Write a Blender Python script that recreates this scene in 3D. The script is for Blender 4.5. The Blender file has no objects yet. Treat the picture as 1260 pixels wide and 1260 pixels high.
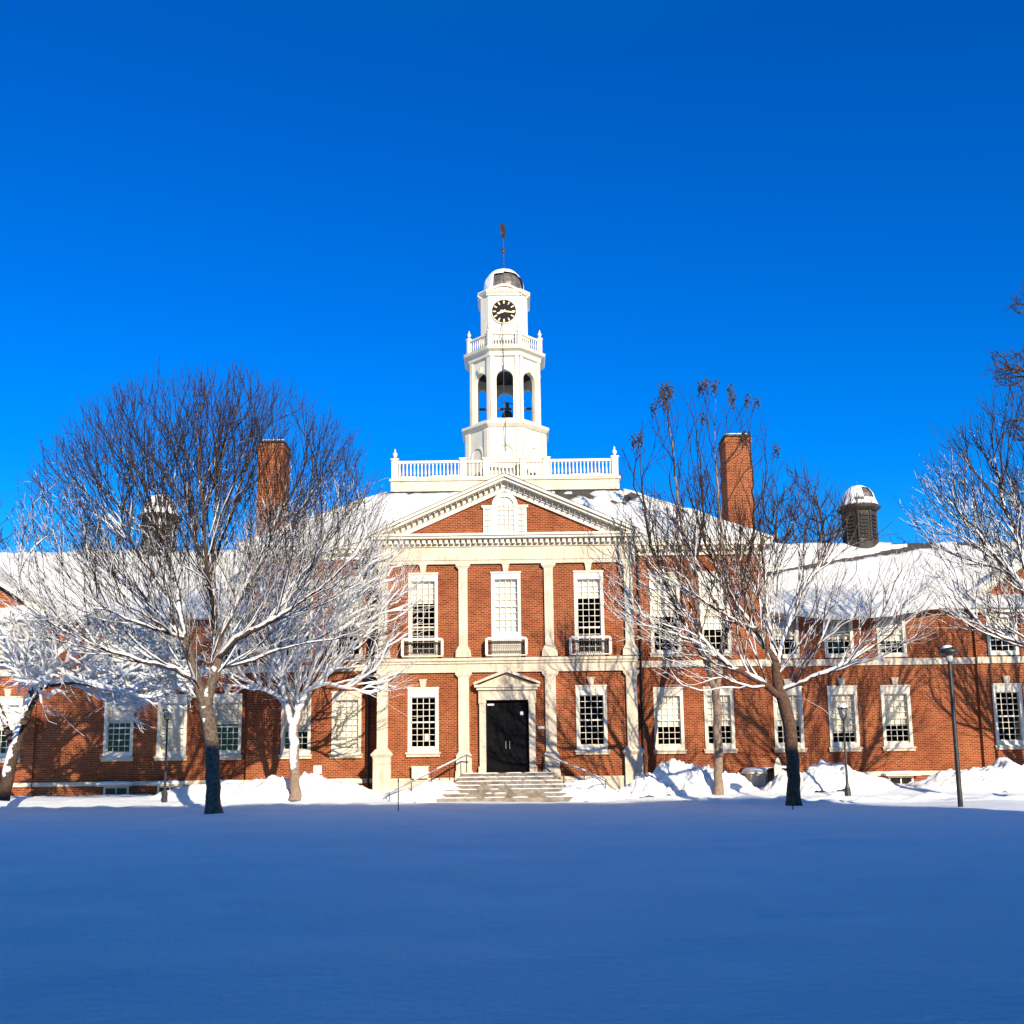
import bpy, math, random
import numpy as np
from mathutils import Vector, Matrix, noise as mnoise

# ------------------------------------------------------------------ basics
scene = bpy.context.scene
COL = scene.collection
random.seed(7)
F_PX, CX, CY = 1260.0, 630.0, 753.5          # photograph's focal length / principal point (for measuring)
TH = math.atan(.148); RHO = .0133
CAM = Vector((0, 0, 1.6))
XC = -0.28                                    # symmetry axis of the building
SUN_EL, SUN_AZ = math.radians(20), math.radians(22)   # azimuth: to the right of straight behind the camera

def at(px, py, Y):
    """measure: point of the plane y=Y seen at photo pixel px,py"""
    a, b = px - CX, -(py - CY); c, s = math.cos(RHO), math.sin(RHO)
    a, b = a * c + b * s, -a * s + b * c
    d = Vector((a, F_PX * math.cos(TH) - b * math.sin(TH), F_PX * math.sin(TH) + b * math.cos(TH)))
    return CAM + d * (Y / d.y)

def fbm(x, y, z=0, o=4):
    return mnoise.fractal(Vector((x, y, z)), 1.0, 2.0, o)

# ------------------------------------------------------------------ materials
def new_mat(name):
    m = bpy.data.materials.new(name); m.use_nodes = True
    nt = m.node_tree; b = nt.nodes['Principled BSDF']
    return m, nt, b
def nd(nt, t, **kw):
    n = nt.nodes.new(t)
    for k, v in kw.items():
        if k in ('operation', 'blend_type', 'data_type', 'attribute_name', 'noise_dimensions', 'feature', 'color_mode'): setattr(n, k, v)
        else: n.inputs[k].default_value = v
    return n
def rgb(c): return (c[0], c[1], c[2], 1)
def mixc(nt, fac, a, b):
    m = nt.nodes.new('ShaderNodeMix'); m.data_type = 'RGBA'
    for s, v in ((0, fac), (6, a), (7, b)):
        if isinstance(v, bpy.types.NodeSocket): nt.links.new(v, m.inputs[s])
        else: m.inputs[s].default_value = v if s == 0 else rgb(v)
    return m.outputs[2]
def ramp(nt, src, p0, p1, v0=0., v1=1.):
    r = nt.nodes.new('ShaderNodeMapRange'); r.inputs[1].default_value = p0; r.inputs[2].default_value = p1
    r.inputs[3].default_value = v0; r.inputs[4].default_value = v1; nt.links.new(src, r.inputs[0]); return r.outputs[0]
def objnoise(nt, scale, detail=4, rough=.6, kind='Object'):
    tc = nt.nodes.new('ShaderNodeTexCoord'); n = nt.nodes.new('ShaderNodeTexNoise')
    n.inputs['Scale'].default_value = scale; n.inputs['Detail'].default_value = detail; n.inputs['Roughness'].default_value = rough
    nt.links.new(tc.outputs[kind], n.inputs['Vector']); return n.outputs['Fac']
def bump(nt, b, src, strength, dist):
    n = nt.nodes.new('ShaderNodeBump'); n.inputs['Strength'].default_value = strength; n.inputs['Distance'].default_value = dist
    nt.links.new(src, n.inputs['Height']); nt.links.new(n.outputs[0], b.inputs['Normal'])

def simple(name, c, rough=.6, var=0., scale=3., metal=0., c2=None, bmp=0., bscale=None, spec=.5, streak=0.):
    m, nt, b = new_mat(name)
    b.inputs['Roughness'].default_value = rough; b.inputs['Metallic'].default_value = metal
    b.inputs['Specular IOR Level'].default_value = spec
    c2 = c2 or tuple(x * (1 - var) for x in c)
    n = objnoise(nt, scale); f = ramp(nt, n, .35, .65)
    col = mixc(nt, f, c, c2)
    if streak:
        tc = nt.nodes.new('ShaderNodeTexCoord'); mp = nt.nodes.new('ShaderNodeMapping'); mp.inputs['Scale'].default_value = (5, 5, .45); nt.links.new(tc.outputs['Object'], mp.inputs[0])
        n2 = nt.nodes.new('ShaderNodeTexNoise'); n2.inputs['Scale'].default_value = 1.4; n2.inputs['Detail'].default_value = 6; n2.inputs['Roughness'].default_value = .7; nt.links.new(mp.outputs[0], n2.inputs['Vector'])
        k2 = mixc(nt, ramp(nt, n2.outputs['Fac'], .48, .72, 0, streak), (1, 1, 1), (.55, .47, .38))
        mm = nt.nodes.new('ShaderNodeMix'); mm.data_type = 'RGBA'; mm.blend_type = 'MULTIPLY'; mm.inputs[0].default_value = 1; nt.links.new(col, mm.inputs[6]); nt.links.new(k2, mm.inputs[7]); col = mm.outputs[2]
    nt.links.new(col, b.inputs['Base Color'])
    if bmp: bump(nt, b, objnoise(nt, bscale or scale * 6), bmp, .02)
    return m

def mat_brick():
    m, nt, b = new_mat('brick')
    tc = nt.nodes.new('ShaderNodeTexCoord'); sp = nt.nodes.new('ShaderNodeSeparateXYZ'); nt.links.new(tc.outputs['Object'], sp.inputs[0])
    ad = nd(nt, 'ShaderNodeMath', operation='ADD'); nt.links.new(sp.outputs[0], ad.inputs[0]); nt.links.new(sp.outputs[1], ad.inputs[1])
    cb = nt.nodes.new('ShaderNodeCombineXYZ'); nt.links.new(ad.outputs[0], cb.inputs[0]); nt.links.new(sp.outputs[2], cb.inputs[1])
    br = nt.nodes.new('ShaderNodeTexBrick'); nt.links.new(cb.outputs[0], br.inputs['Vector'])
    br.inputs['Scale'].default_value = 1.0; br.inputs['Brick Width'].default_value = .24; br.inputs['Row Height'].default_value = .085
    br.inputs['Mortar Size'].default_value = .011; br.inputs['Mortar Smooth'].default_value = .2; br.inputs['Bias'].default_value = -.1
    br.inputs['Color1'].default_value = (.33, .064, .017, 1); br.inputs['Color2'].default_value = (.135, .022, .007, 1)
    br.inputs['Mortar'].default_value = (.46, .24, .12, 1)
    n1 = objnoise(nt, .55, 5, .65); n2 = objnoise(nt, 7, 3)
    c = mixc(nt, ramp(nt, n1, .38, .66, 0, .75), (1, 1, 1), (.55, .44, .40))
    mx = nd(nt, 'ShaderNodeMix', data_type='RGBA', blend_type='MULTIPLY'); mx.inputs[0].default_value = 1
    nt.links.new(br.outputs['Color'], mx.inputs[6]); nt.links.new(c, mx.inputs[7])
    c2 = mixc(nt, ramp(nt, n2, .35, .7, 0, .5), (1, 1, 1), (.72, .66, .62))
    my = nd(nt, 'ShaderNodeMix', data_type='RGBA', blend_type='MULTIPLY'); my.inputs[0].default_value = 1
    nt.links.new(mx.outputs[2], my.inputs[6]); nt.links.new(c2, my.inputs[7])
    nt.links.new(my.outputs[2], b.inputs['Base Color']); b.inputs['Roughness'].default_value = .9
    b.inputs['Specular IOR Level'].default_value = .2
    bump(nt, b, br.outputs['Fac'], -.5, .01)
    return m

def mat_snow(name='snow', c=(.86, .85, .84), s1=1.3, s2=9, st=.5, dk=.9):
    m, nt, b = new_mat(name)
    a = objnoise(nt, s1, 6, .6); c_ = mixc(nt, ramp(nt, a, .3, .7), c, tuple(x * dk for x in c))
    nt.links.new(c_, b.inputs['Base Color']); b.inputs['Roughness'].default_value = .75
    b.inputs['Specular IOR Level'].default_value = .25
    h = nd(nt, 'ShaderNodeMath', operation='ADD'); nt.links.new(a, h.inputs[0])
    k = nd(nt, 'ShaderNodeMath', operation='MULTIPLY'); nt.links.new(objnoise(nt, s2, 5, .6), k.inputs[0]); k.inputs[1].default_value = .25
    nt.links.new(k.outputs[0], h.inputs[1]); bump(nt, b, h.outputs[0], st, .12)
    return m

def mat_bark(name, c1, c2, thr):
    """bark with snow lying on upward / windward sides; attribute 'sn' says how much snow that limb holds"""
    m, nt, b = new_mat(name)
    n = objnoise(nt, 9, 4, .7); bark = mixc(nt, ramp(nt, n, .35, .65), c1, c2)
    g = nt.nodes.new('ShaderNodeNewGeometry'); dt = nd(nt, 'ShaderNodeVectorMath', operation='DOT_PRODUCT')
    nt.links.new(g.outputs['Normal'], dt.inputs[0]); dt.inputs[1].default_value = Vector((-.20, -.66, .72)).normalized()
    at_ = nd(nt, 'ShaderNodeAttribute', attribute_name='sn')
    s = nd(nt, 'ShaderNodeMath', operation='MULTIPLY_ADD'); nt.links.new(at_.outputs['Fac'], s.inputs[0]); s.inputs[1].default_value = 1.0
    nt.links.new(dt.outputs['Value'], s.inputs[2])
    q = nd(nt, 'ShaderNodeMath', operation='MULTIPLY_ADD'); nt.links.new(objnoise(nt, 3.5, 3, .6), q.inputs[0]); q.inputs[1].default_value = 1.7
    nt.links.new(s.outputs[0], q.inputs[2])
    f = ramp(nt, q.outputs[0], thr + .40, thr + .50)
    nt.links.new(mixc(nt, f, bark if False else (0, 0, 0), (1, 1, 1)), b.inputs['Roughness'])
    nt.links.new(mixc(nt, f, bark, (.84, .83, .82)) if not isinstance(bark, tuple) else bark, b.inputs['Base Color'])
    b.inputs['Roughness'].default_value = .9
    for l in list(b.inputs['Roughness'].links): nt.links.remove(l)
    b.inputs['Specular IOR Level'].default_value = .2
    bump(nt, b, objnoise(nt, 14, 5, .7), .7, .03)
    return m

def mat_glass():
    m = bpy.data.materials.new('window_glass'); m.use_nodes = True; nt = m.node_tree; nt.nodes.clear()
    o = nt.nodes.new('ShaderNodeOutputMaterial'); t = nt.nodes.new('ShaderNodeBsdfTransparent'); g = nt.nodes.new('ShaderNodeBsdfGlossy')
    t.inputs[0].default_value = (.95, .95, .94, 1); g.inputs['Roughness'].default_value = .03
    bn = nt.nodes.new('ShaderNodeBump'); bn.inputs['Strength'].default_value = .25; bn.inputs['Distance'].default_value = .02; nt.links.new(objnoise(nt, 2.5, 2), bn.inputs['Height']); nt.links.new(bn.outputs[0], g.inputs['Normal'])
    fr = nt.nodes.new('ShaderNodeFresnel'); fr.inputs[0].default_value = 1.45
    mx = nt.nodes.new('ShaderNodeMixShader')
    nt.links.new(fr.outputs[0], mx.inputs[0]); nt.links.new(t.outputs[0], mx.inputs[1]); nt.links.new(g.outputs[0], mx.inputs[2]); nt.links.new(mx.outputs[0], o.inputs[0])
    return m

M = {}
M['brick'] = mat_brick()
M['snow'] = mat_snow()
M['roof_snow'] = mat_snow('wind_packed_roof_snow', (.76, .745, .72), .8, 6, 1.0, .72)
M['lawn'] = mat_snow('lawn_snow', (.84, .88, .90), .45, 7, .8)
M['packed'] = simple('packed_snow', (.62, .58, .53), .8, scale=2.5, c2=(.76, .74, .71), bmp=.4)
M['trim'] = simple('white_painted_wood', (.80, .73, .60), .55, scale=1.1, c2=(.70, .62, .49), bmp=.1, bscale=8, streak=.35)
M['stone'] = simple('cast_stone', (.71, .62, .48), .8, scale=1.6, c2=(.57, .48, .36), bmp=.3, bscale=14, streak=.55)
M['steps'] = simple('step_stone', (.30, .25, .20), .75, scale=3.2, c2=(.12, .095, .075), bmp=.6, bscale=12)
M['slate'] = simple('roof_slate', (.07, .062, .055), .7, scale=3, c2=(.035, .03, .028), bmp=.4)
M['iron'] = simple('black_iron', (.025, .025, .027), .45, scale=8, c2=(.05, .047, .045), metal=.3)
M['door'] = simple('dark_door', (.004, .004, .0045), .22, scale=5, c2=(.008, .0075, .007), spec=.3)
M['glass'] = mat_glass()
M['blind'] = simple('window_blind', (.90, .87, .80), .8, scale=4, c2=(.82, .78, .70))
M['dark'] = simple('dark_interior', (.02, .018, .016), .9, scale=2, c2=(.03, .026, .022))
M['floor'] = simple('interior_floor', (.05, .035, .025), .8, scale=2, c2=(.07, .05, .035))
M['louver'] = simple('weathered_dark_wood', (.022, .018, .015), .7, scale=5, c2=(.045, .036, .028))
M['lead'] = simple('lead_dome', (.20, .17, .15), .45, scale=4, c2=(.10, .085, .075), metal=.3, bmp=.3)
M['clock'] = simple('clock_face', (.012, .009, .008), .4, scale=6, c2=(.02, .014, .012), spec=.1)
M['gilt'] = simple('pale_gilt', (.85, .74, .5), .4, scale=6, c2=(.75, .62, .4))
M['copper'] = simple('old_bronze', (.035, .03, .025), .5, scale=6, c2=(.10, .085, .07), metal=.4)
M['bark_a'] = mat_bark('grey_brown_bark', (.11, .070, .048), (.045, .029, .021), 1.02)
M['bark_t'] = mat_bark('dark_twig_bark', (.062, .040, .028), (.032, .021, .016), 1.02)
M['bark_l'] = mat_bark('pale_bark', (.34, .25, .19), (.20, .135, .095), 1.02)
M['bark_m'] = mat_bark('weathered_bark', (.20, .145, .105), (.065, .045, .033), 1.02)
M['bark_d'] = mat_bark('brown_bark', (.15, .085, .055), (.065, .036, .025), 1.02)
M['seed'] = simple('dry_seed_cluster', (.045, .03, .02), .9, scale=12, c2=(.08, .055, .035))
M['needle'] = simple('pine_needles', (.075, .062, .036), .8, scale=2, c2=(.045, .045, .026))
M['steel'] = simple('brushed_rail', (.42, .41, .39), .4, scale=6, c2=(.3, .29, .27), metal=.6)
M['paper'] = simple('paper_notice', (.8, .79, .75), .8, scale=6, c2=(.72, .70, .66))
M['lamp_glass'] = simple('frosted_lamp_glass', (.55, .53, .47), .3, scale=6, c2=(.45, .43, .38))

# ------------------------------------------------------------------ objects
def tag(o, label=None, cat=None, group=None, kind=None):
    if label: o['label'] = label
    if cat: o['category'] = cat
    if group: o['group'] = group
    if kind: o['kind'] = kind
    return o
def empty(name, loc, label, cat, group=None):
    o = bpy.data.objects.new(name, None); o.location = loc; o.empty_display_size = .3; COL.objects.link(o)
    return tag(o, label, cat, group)

class MB:
    def __init__(s): s.v = []; s.f = []; s.a = []
    def add(s, vs, fs, a=None):
        n = len(s.v); s.v.extend([tuple(p) for p in vs]); s.f.extend([tuple(i + n for i in f) for f in fs]); return s
    def box(s, x0, x1, y0, y1, z0, z1):
        if x0 > x1: x0, x1 = x1, x0
        if y0 > y1: y0, y1 = y1, y0
        if z0 > z1: z0, z1 = z1, z0
        return s.add([(x0, y0, z0), (x1, y0, z0), (x1, y1, z0), (x0, y1, z0), (x0, y0, z1), (x1, y0, z1), (x1, y1, z1), (x0, y1, z1)],
              [(0, 3, 2, 1), (4, 5, 6, 7), (0, 1, 5, 4), (1, 2, 6, 5), (2, 3, 7, 6), (3, 0, 4, 7)])
    def prism(s, poly, y0, y1):
        """polygon in x,z (anticlockwise seen from -y) pulled along y"""
        n = len(poly); vs = [(x, y0, z) for x, z in poly] + [(x, y1, z) for x, z in poly]
        return s.add(vs, [tuple(range(n)), tuple(range(2 * n - 1, n - 1, -1))] + [(i, i + n, (i + 1) % n + n, (i + 1) % n) for i in range(n)])
    def hull8(s, lo, hi):
        return s.add(list(lo) + list(hi), [(0, 3, 2, 1), (4, 5, 6, 7), (0, 1, 5, 4), (1, 2, 6, 5), (2, 3, 7, 6), (3, 0, 4, 7)])
    def tube(s, p0, p1, r0, r1=None, n=8, cap=True):
        r1 = r0 if r1 is None else r1; p0 = Vector(p0); p1 = Vector(p1); d = (p1 - p0).normalized()
        u = d.orthogonal().normalized(); w = d.cross(u)
        vs = []
        for p, r in ((p0, r0), (p1, r1)):
            for i in range(n):
                t = 2 * math.pi * i / n; vs.append(p + u * (r * math.cos(t)) + w * (r * math.sin(t)))
        fs = [(i, (i + 1) % n, (i + 1) % n + n, i + n) for i in range(n)]
        if cap: fs += [tuple(range(n - 1, -1, -1)), tuple(range(n, 2 * n))]
        return s.add(vs, fs)
    def lathe(s, cx, cy, prof, n=16, ph=0., cap=True, sx=1., sy=1.):
        vs = []
        for r, z in prof:
            for i in range(n):
                t = 2 * math.pi * i / n + ph; vs.append((cx + r * math.cos(t) * sx, cy + r * math.sin(t) * sy, z))
        fs = []
        for k in range(len(prof) - 1):
            for i in range(n):
                j = (i + 1) % n; fs.append((k * n + i, k * n + j, (k + 1) * n + j, (k + 1) * n + i))
        if cap:
            fs.append(tuple(range(n - 1, -1, -1))); m = (len(prof) - 1) * n; fs.append(tuple(range(m, m + n)))
        return s.add(vs, fs)
    def oct(s, cx, cy, prof): return s.lathe(cx, cy, [(a / math.cos(math.pi / 8), z) for a, z in prof], 8, math.pi / 8)
    def build(s, name, mat, parent=None, org=(0, 0, 0), smooth=False, loc=None, label=None):
        me = bpy.data.meshes.new(name); o_ = Vector(org)
        me.from_pydata([(x - o_[0], y - o_[1], z - o_[2]) for x, y, z in s.v], [], s.f); me.update()
        if smooth: me.polygons.foreach_set('use_smooth', [True] * len(me.polygons))
        ob = bpy.data.objects.new(name, me); me.materials.append(M[mat]); COL.objects.link(ob)
        if parent: ob.parent = parent
        if loc is not None: ob.location = loc
        if label: ob['label'] = label
        return ob
def copy_tree(o, parent=None, loc=None):
    c = o.copy(); COL.objects.link(c)
    if parent is not None: c.parent = parent
    if loc is not None: c.location = loc
    for ch in list(o.children): copy_tree(ch, c)
    return c

# ================================================================== camera
cam_d = bpy.data.cameras.new('camera'); cam = bpy.data.objects.new('camera', cam_d); COL.objects.link(cam); scene.camera = cam
cam_d.sensor_width = 36; cam_d.lens = 36 * F_PX / 1260; cam_d.shift_y = (CY - 630) / 1260; cam_d.clip_end = 3000; cam_d.clip_start = .1
R0 = Vector((1, 0, 0)); U0 = Vector((0, -math.sin(TH), math.cos(TH))); Fw = Vector((0, math.cos(TH), math.sin(TH)))
Rv = R0 * math.cos(RHO) - U0 * math.sin(RHO); Uv = R0 * math.sin(RHO) + U0 * math.cos(RHO)
mw = Matrix((Rv, Uv, -Fw)).transposed().to_4x4(); mw.translation = CAM; cam.matrix_world = mw

# ================================================================== light
w = bpy.data.worlds.new('World'); scene.world = w; w.use_nodes = True; nt = w.node_tree
bg = nt.nodes['Background']; sky = nt.nodes.new('ShaderNodeTexSky'); sky.sky_type = 'NISHITA'; sky.sun_disc = False
sky.sun_elevation = SUN_EL; sky.sun_rotation = math.pi - SUN_AZ
sky.altitude = 0; sky.air_density = 1.0; sky.dust_density = .3; sky.ozone_density = 3.0
hs = nt.nodes.new('ShaderNodeHueSaturation'); hs.inputs['Saturation'].default_value = 1.5; hs.inputs['Value'].default_value = 1.0
nt.links.new(sky.outputs[0], hs.inputs['Color'])
tc = nt.nodes.new('ShaderNodeTexCoord'); sp = nt.nodes.new('ShaderNodeSeparateXYZ'); nt.links.new(tc.outputs['Generated'], sp.inputs[0])
cr = nt.nodes.new('ShaderNodeValToRGB'); nt.links.new(sp.outputs[2], cr.inputs[0])
cr.color_ramp.elements[0].position = .0; cr.color_ramp.elements[0].color = (.20, .62, 1.0, 1)
cr.color_ramp.elements[1].position = .85; cr.color_ramp.elements[1].color = (.0, 1.0, 1.0, 1)
for p_, c_ in ((.18, (.15, .68, 1.0)), (.30, (.03, .66, 1.0)), (.42, (.0, .60, .98)), (.60, (.0, .55, .94))):
    e = cr.color_ramp.elements.new(p_); e.color = (*c_, 1)
mu = nt.nodes.new('ShaderNodeMix'); mu.data_type = 'RGBA'; mu.blend_type = 'MULTIPLY'; mu.inputs[0].default_value = 1
nt.links.new(hs.outputs[0], mu.inputs[6]); nt.links.new(cr.outputs[0], mu.inputs[7]); nt.links.new(mu.outputs[2], bg.inputs['Color'])
bg.inputs['Strength'].default_value = .144
sd = bpy.data.lights.new('sun', 'SUN'); so = bpy.data.objects.new('sun', sd); COL.objects.link(so)
sd.energy = 5; sd.angle = math.radians(.5); sd.color = (1, .87, .66)
trav = Vector((-math.sin(SUN_AZ) * math.cos(SUN_EL), math.cos(SUN_AZ) * math.cos(SUN_EL), -math.sin(SUN_EL)))
so.rotation_euler = trav.to_track_quat('-Z', 'Y').to_euler(); so.location = (20, -40, 30)
vs_ = scene.view_settings; scene.display_settings.display_device = 'sRGB'
vs_.view_transform = 'Standard'; vs_.look = 'None'; vs_.gamma = 1; vs_.exposure = .5; vs_.use_curve_mapping = False

# ================================================================== ground
def smooth(a, b, x):
    t = max(0., min(1., (x - a) / (b - a))); return t * t * (3 - 2 * t)
def path_c(x): return 41.0 - .12 * max(0, x - 8) - .002 * max(0, x - 8) ** 2
def ground_z(x, y):
    z = .07 * fbm(x * .08, y * .10, 1) + .022 * fbm(x * .3, y * .55, 2)
    z += (.030 * abs(fbm(x * .55 + 3, y * .22, 8)) + .008 * fbm(x * 1.7, y * 1.7, 9)) * (1 - smooth(40, 44, y)); z *= 1 if y > 6 else .4
    # snow banked up gently towards the wings, lower in front of the central steps
    k = smooth(42.9, 46.2, y) * (1 - smooth(60, 75, y)) * smooth(3.5, 7.5, abs(x - XC))
    z += k * (.38 + .10 * fbm(x * .4, y * .4, 3))
    # ploughed walk with low ridges either side
    d = y - path_c(x)
    if x > 5:
        q = smooth(5, 9, x)
        z -= q * .06 * (1 - smooth(.9, 1.3, abs(d)))
        z += q * .13 * math.exp(-((abs(d) - 1.55) / .38) ** 2) * (1 + 1.2 * fbm(x * 1.3, y * 1.3, 4))
    # rough edge of the lawn at the left
    if x < -6: z += .10 * math.exp(-((y - 42.6) / .5) ** 2) * (1 + 1.6 * fbm(x * .7, y * .7, 6))
    z += .02 * fbm(x * 1.2, y * 1.2, 5) * smooth(36, 42, y) * (1 - smooth(60, 70, y))
    return z
def axis(parts):
    out = []
    for a, b, n in parts: out += list(np.linspace(a, b, n, endpoint=False))
    out.append(parts[-1][1]); return out
xs = axis([(-1500, -200, 6), (-200, -45, 12), (-45, -27, 24), (-27, 30, 240), (30, 46, 22), (46, 200, 12), (200, 1500, 6)])
ys = axis([(-400, -40, 6), (-40, 5, 20), (5, 30, 60), (30, 36, 24), (36, 51, 110), (51, 70, 14), (70, 200, 8), (200, 2200, 6)])
g = MB(); nx = len(xs)
g.v = [(x, y, ground_z(x, y)) for y in ys for x in xs]
g.f = [(j * nx + i, j * nx + i + 1, (j + 1) * nx + i + 1, (j + 1) * nx + i) for j in range(len(ys) - 1) for i in range(nx - 1)]
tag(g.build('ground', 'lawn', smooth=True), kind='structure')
p = MB(); px_ = list(np.linspace(8.5, 60, 120))
for x in px_:
    c = path_c(x); zz = max(ground_z(x, c - .8), ground_z(x, c + .8), ground_z(x, c), ground_z(x, c - .4), ground_z(x, c + .4)) + .006
    p.v += [(x, c - .85, zz), (x, c + .85, zz)]
p.f = [(2 * i, 2 * i + 2, 2 * i + 3, 2 * i + 1) for i in range(len(px_) - 1)]
tag(p.build('path', 'packed', smooth=True), kind='structure')

# ================================================================== academy building
ORG = (XC, 50, 0)
BLD = empty('academy_building', ORG, 'long red brick hall with white columns, pediment and clock tower, snow on its roofs', 'building')
def B(mb, name, mat, parent=None, **k): return mb.build(name, mat, parent or BLD, org=ORG if 'org' not in k else k.pop('org'), **k)
YP, YM, YW, YE = 48.0, 50.0, 50.6, 50.42            # fronts of pavilion, main block, wings, end pavilions
WT = .35
def wall_front(mb, x0, x1, z0, z1, y, holes, reveal=.24):
    X = sorted({x0, x1, *[h[0] for h in holes], *[h[1] for h in holes]}); Z = sorted({z0, z1, *[h[2] for h in holes], *[h[3] for h in holes]})
    for i in range(len(X) - 1):
        for j in range(len(Z) - 1):
            cx, cz = (X[i] + X[i + 1]) / 2, (Z[j] + Z[j + 1]) / 2
            if any(h[0] < cx < h[1] and h[2] < cz < h[3] for h in holes): continue
            mb.add([(X[i], y, Z[j]), (X[i + 1], y, Z[j]), (X[i + 1], y, Z[j + 1]), (X[i], y, Z[j + 1])], [(0, 1, 2, 3)])
    for a, b, c, d in holes:
        q = y + reveal
        mb.add([(a, y, c), (a, q, c), (a, q, d), (a, y, d)], [(0, 1, 2, 3)]); mb.add([(b, y, c), (b, q, c), (b, q, d), (b, y, d)], [(3, 2, 1, 0)])
        mb.add([(a, y, c), (b, y, c), (b, q, c), (a, q, c)], [(0, 1, 2, 3)]); mb.add([(a, y, d), (b, y, d), (b, q, d), (a, q, d)], [(3, 2, 1, 0)])

def window(x, y, z0, z1, w, gl0, gl1, rows, cols=4, blind=0., key=None, sill=True, notice=False, mid=None, dark_low=None, fw=None):
    """window with origin at its foot on the wall face; outer white casing w wide from z0 to z1, glazing gl0..gl1"""
    fw = fw or .15
    o = (x, y, z0); L = (x - XC, y - 50, z0)
    gw = w / 2 - fw
    f = MB(); h = z1 - z0
    a, b = gl0 - z0, gl1 - z0
    f.box(-w / 2, -gw, -.05, .10, 0, h); f.box(gw, w / 2, -.05, .10, 0, h)
    f.box(-gw, gw, -.048, .10, b, h); f.box(-gw, gw, -.048, .10, 0, a)
    f.box(-w / 2 - .03, w / 2 + .03, -.09, -.05, h - .07, h + .01)
    win = f.build('window', 'trim', BLD, loc=L)
    m = MB(); m.box(-gw, gw, .05, .11, (a + b) / 2 - .035 if mid is None else mid - z0 - .035, (a + b) / 2 + .035 if mid is None else mid - z0 + .035)
    for i in range(1, cols): xx = -gw + 2 * gw * i / cols; m.box(xx - .0135, xx + .0135, .065, .105, a, b)
    for i in range(1, rows):
        zz = a + (b - a) * i / rows; m.box(-gw, gw, .062, .103, zz - .0135, zz + .0135)
    m.box(-gw, -gw + .035, .05, .11, a, b); m.box(gw - .035, gw, .05, .11, a, b)
    m.box(-gw + .035, gw - .035, .052, .108, a, a + .04); m.box(-gw + .035, gw - .035, .052, .108, b - .04, b)
    m.build('sash', 'trim', win)
    g_ = MB(); g_.add([(-gw, .09, a), (gw, .09, a), (gw, .09, b), (-gw, .09, b)], [(0, 1, 2, 3)]); g_.build('pane', 'glass', win)
    if blind:
        bl = MB(); z_ = b - (b - a) * blind; n = 24
        bl.box(-gw + .01, gw - .01, .19, .205, z_, b); bl.build('blind', 'blind', win)
    if sill:
        s_ = MB(); s_.hull8([(-w / 2 - .06, -.10, -.02), (w / 2 + .06, -.10, -.02), (w / 2 + .06, .0, -.02), (-w / 2 - .06, .0, -.02)],
                            [(-w / 2 - .06, -.10, .10), (w / 2 + .06, -.10, .10), (w / 2 + .06, -.051, .14), (-w / 2 - .06, -.051, .14)])
        s_.hull8([(-w / 2 - .1, -.16, .10), (w / 2 + .1, -.16, .10), (w / 2 + .1, -.05, .10), (-w / 2 - .1, -.05, .10)],
                 [(-w / 2 - .1, -.16, .16), (w / 2 + .1, -.16, .16), (w / 2 + .1, -.05, .2), (-w / 2 - .1, -.05, .2)])
        s_.build('sill', 'stone', win)
        q = MB(); q.lathe(0, -.10, [(.55, .165), (.5, .20), (.2, .215)], 16, sx=w * .9, sy=.09); q.build('sill_snow', 'snow', win, smooth=True)
    if key:
        k = MB(); k.hull8([(-.11, -.12, h + .012), (.11, -.12, h + .012), (.11, -.002, h + .012), (-.11, -.002, h + .012)],
                          [(-.16, -.14, h + key), (.16, -.14, h + key), (.16, -.002, h + key), (-.16, -.002, h + key)])
        k.box(-.19, .19, -.16, -.002, h + key, h + key + .05); k.build('keystone', 'stone', win)
    if notice:
        n_ = MB(); n_.box(.06, .24, .098, .102, a + .32, a + .62); n_.build('paper_notice', 'paper', win)
    return win

# ---- wall layouts
G_H = lambda x, w=1.44: (x - w / 2 + .06, x + w / 2 - .06, 2.06, 5.14)
pav = MB(); holes = []
for s in (-1, 1):
    holes += [G_H(XC + s * 3.93), (XC + s * 3.93 - .62, XC + s * 3.93 + .62, 6.66, 10.59)]
holes += [(XC - .65, XC + .65, 6.66, 10.55), (XC - 1.0, XC + 1.0, 1.2, 4.55)]
PW = 5.75
wall_front(pav, XC - PW, XC + PW, .0, 12.35, YP, holes)
pav.add([(XC - PW, YP, 0), (XC - PW, YM + .1, 0), (XC - PW, YM + .1, 12.35), (XC - PW, YP, 12.35)], [(3, 2, 1, 0)])
pav.add([(XC + PW, YP, 0), (XC + PW, YM + .1, 0), (XC + PW, YM + .1, 12.35), (XC + PW, YP, 12.35)], [(0, 1, 2, 3)])
B(pav, 'wall', 'brick', label='brick front wall of the projecting central pavilion')
MBW = 12.68; holes = []
for s in (-1, 1):
    for o_ in (7.83, 10.28): holes += [G_H(XC + s * o_), (XC + s * o_ - .64, XC + s * o_ + .64, 6.76, 10.84)]
wl = [h for h in holes if h[0] < XC]; wr = [h for h in holes if h[0] > XC]
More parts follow.
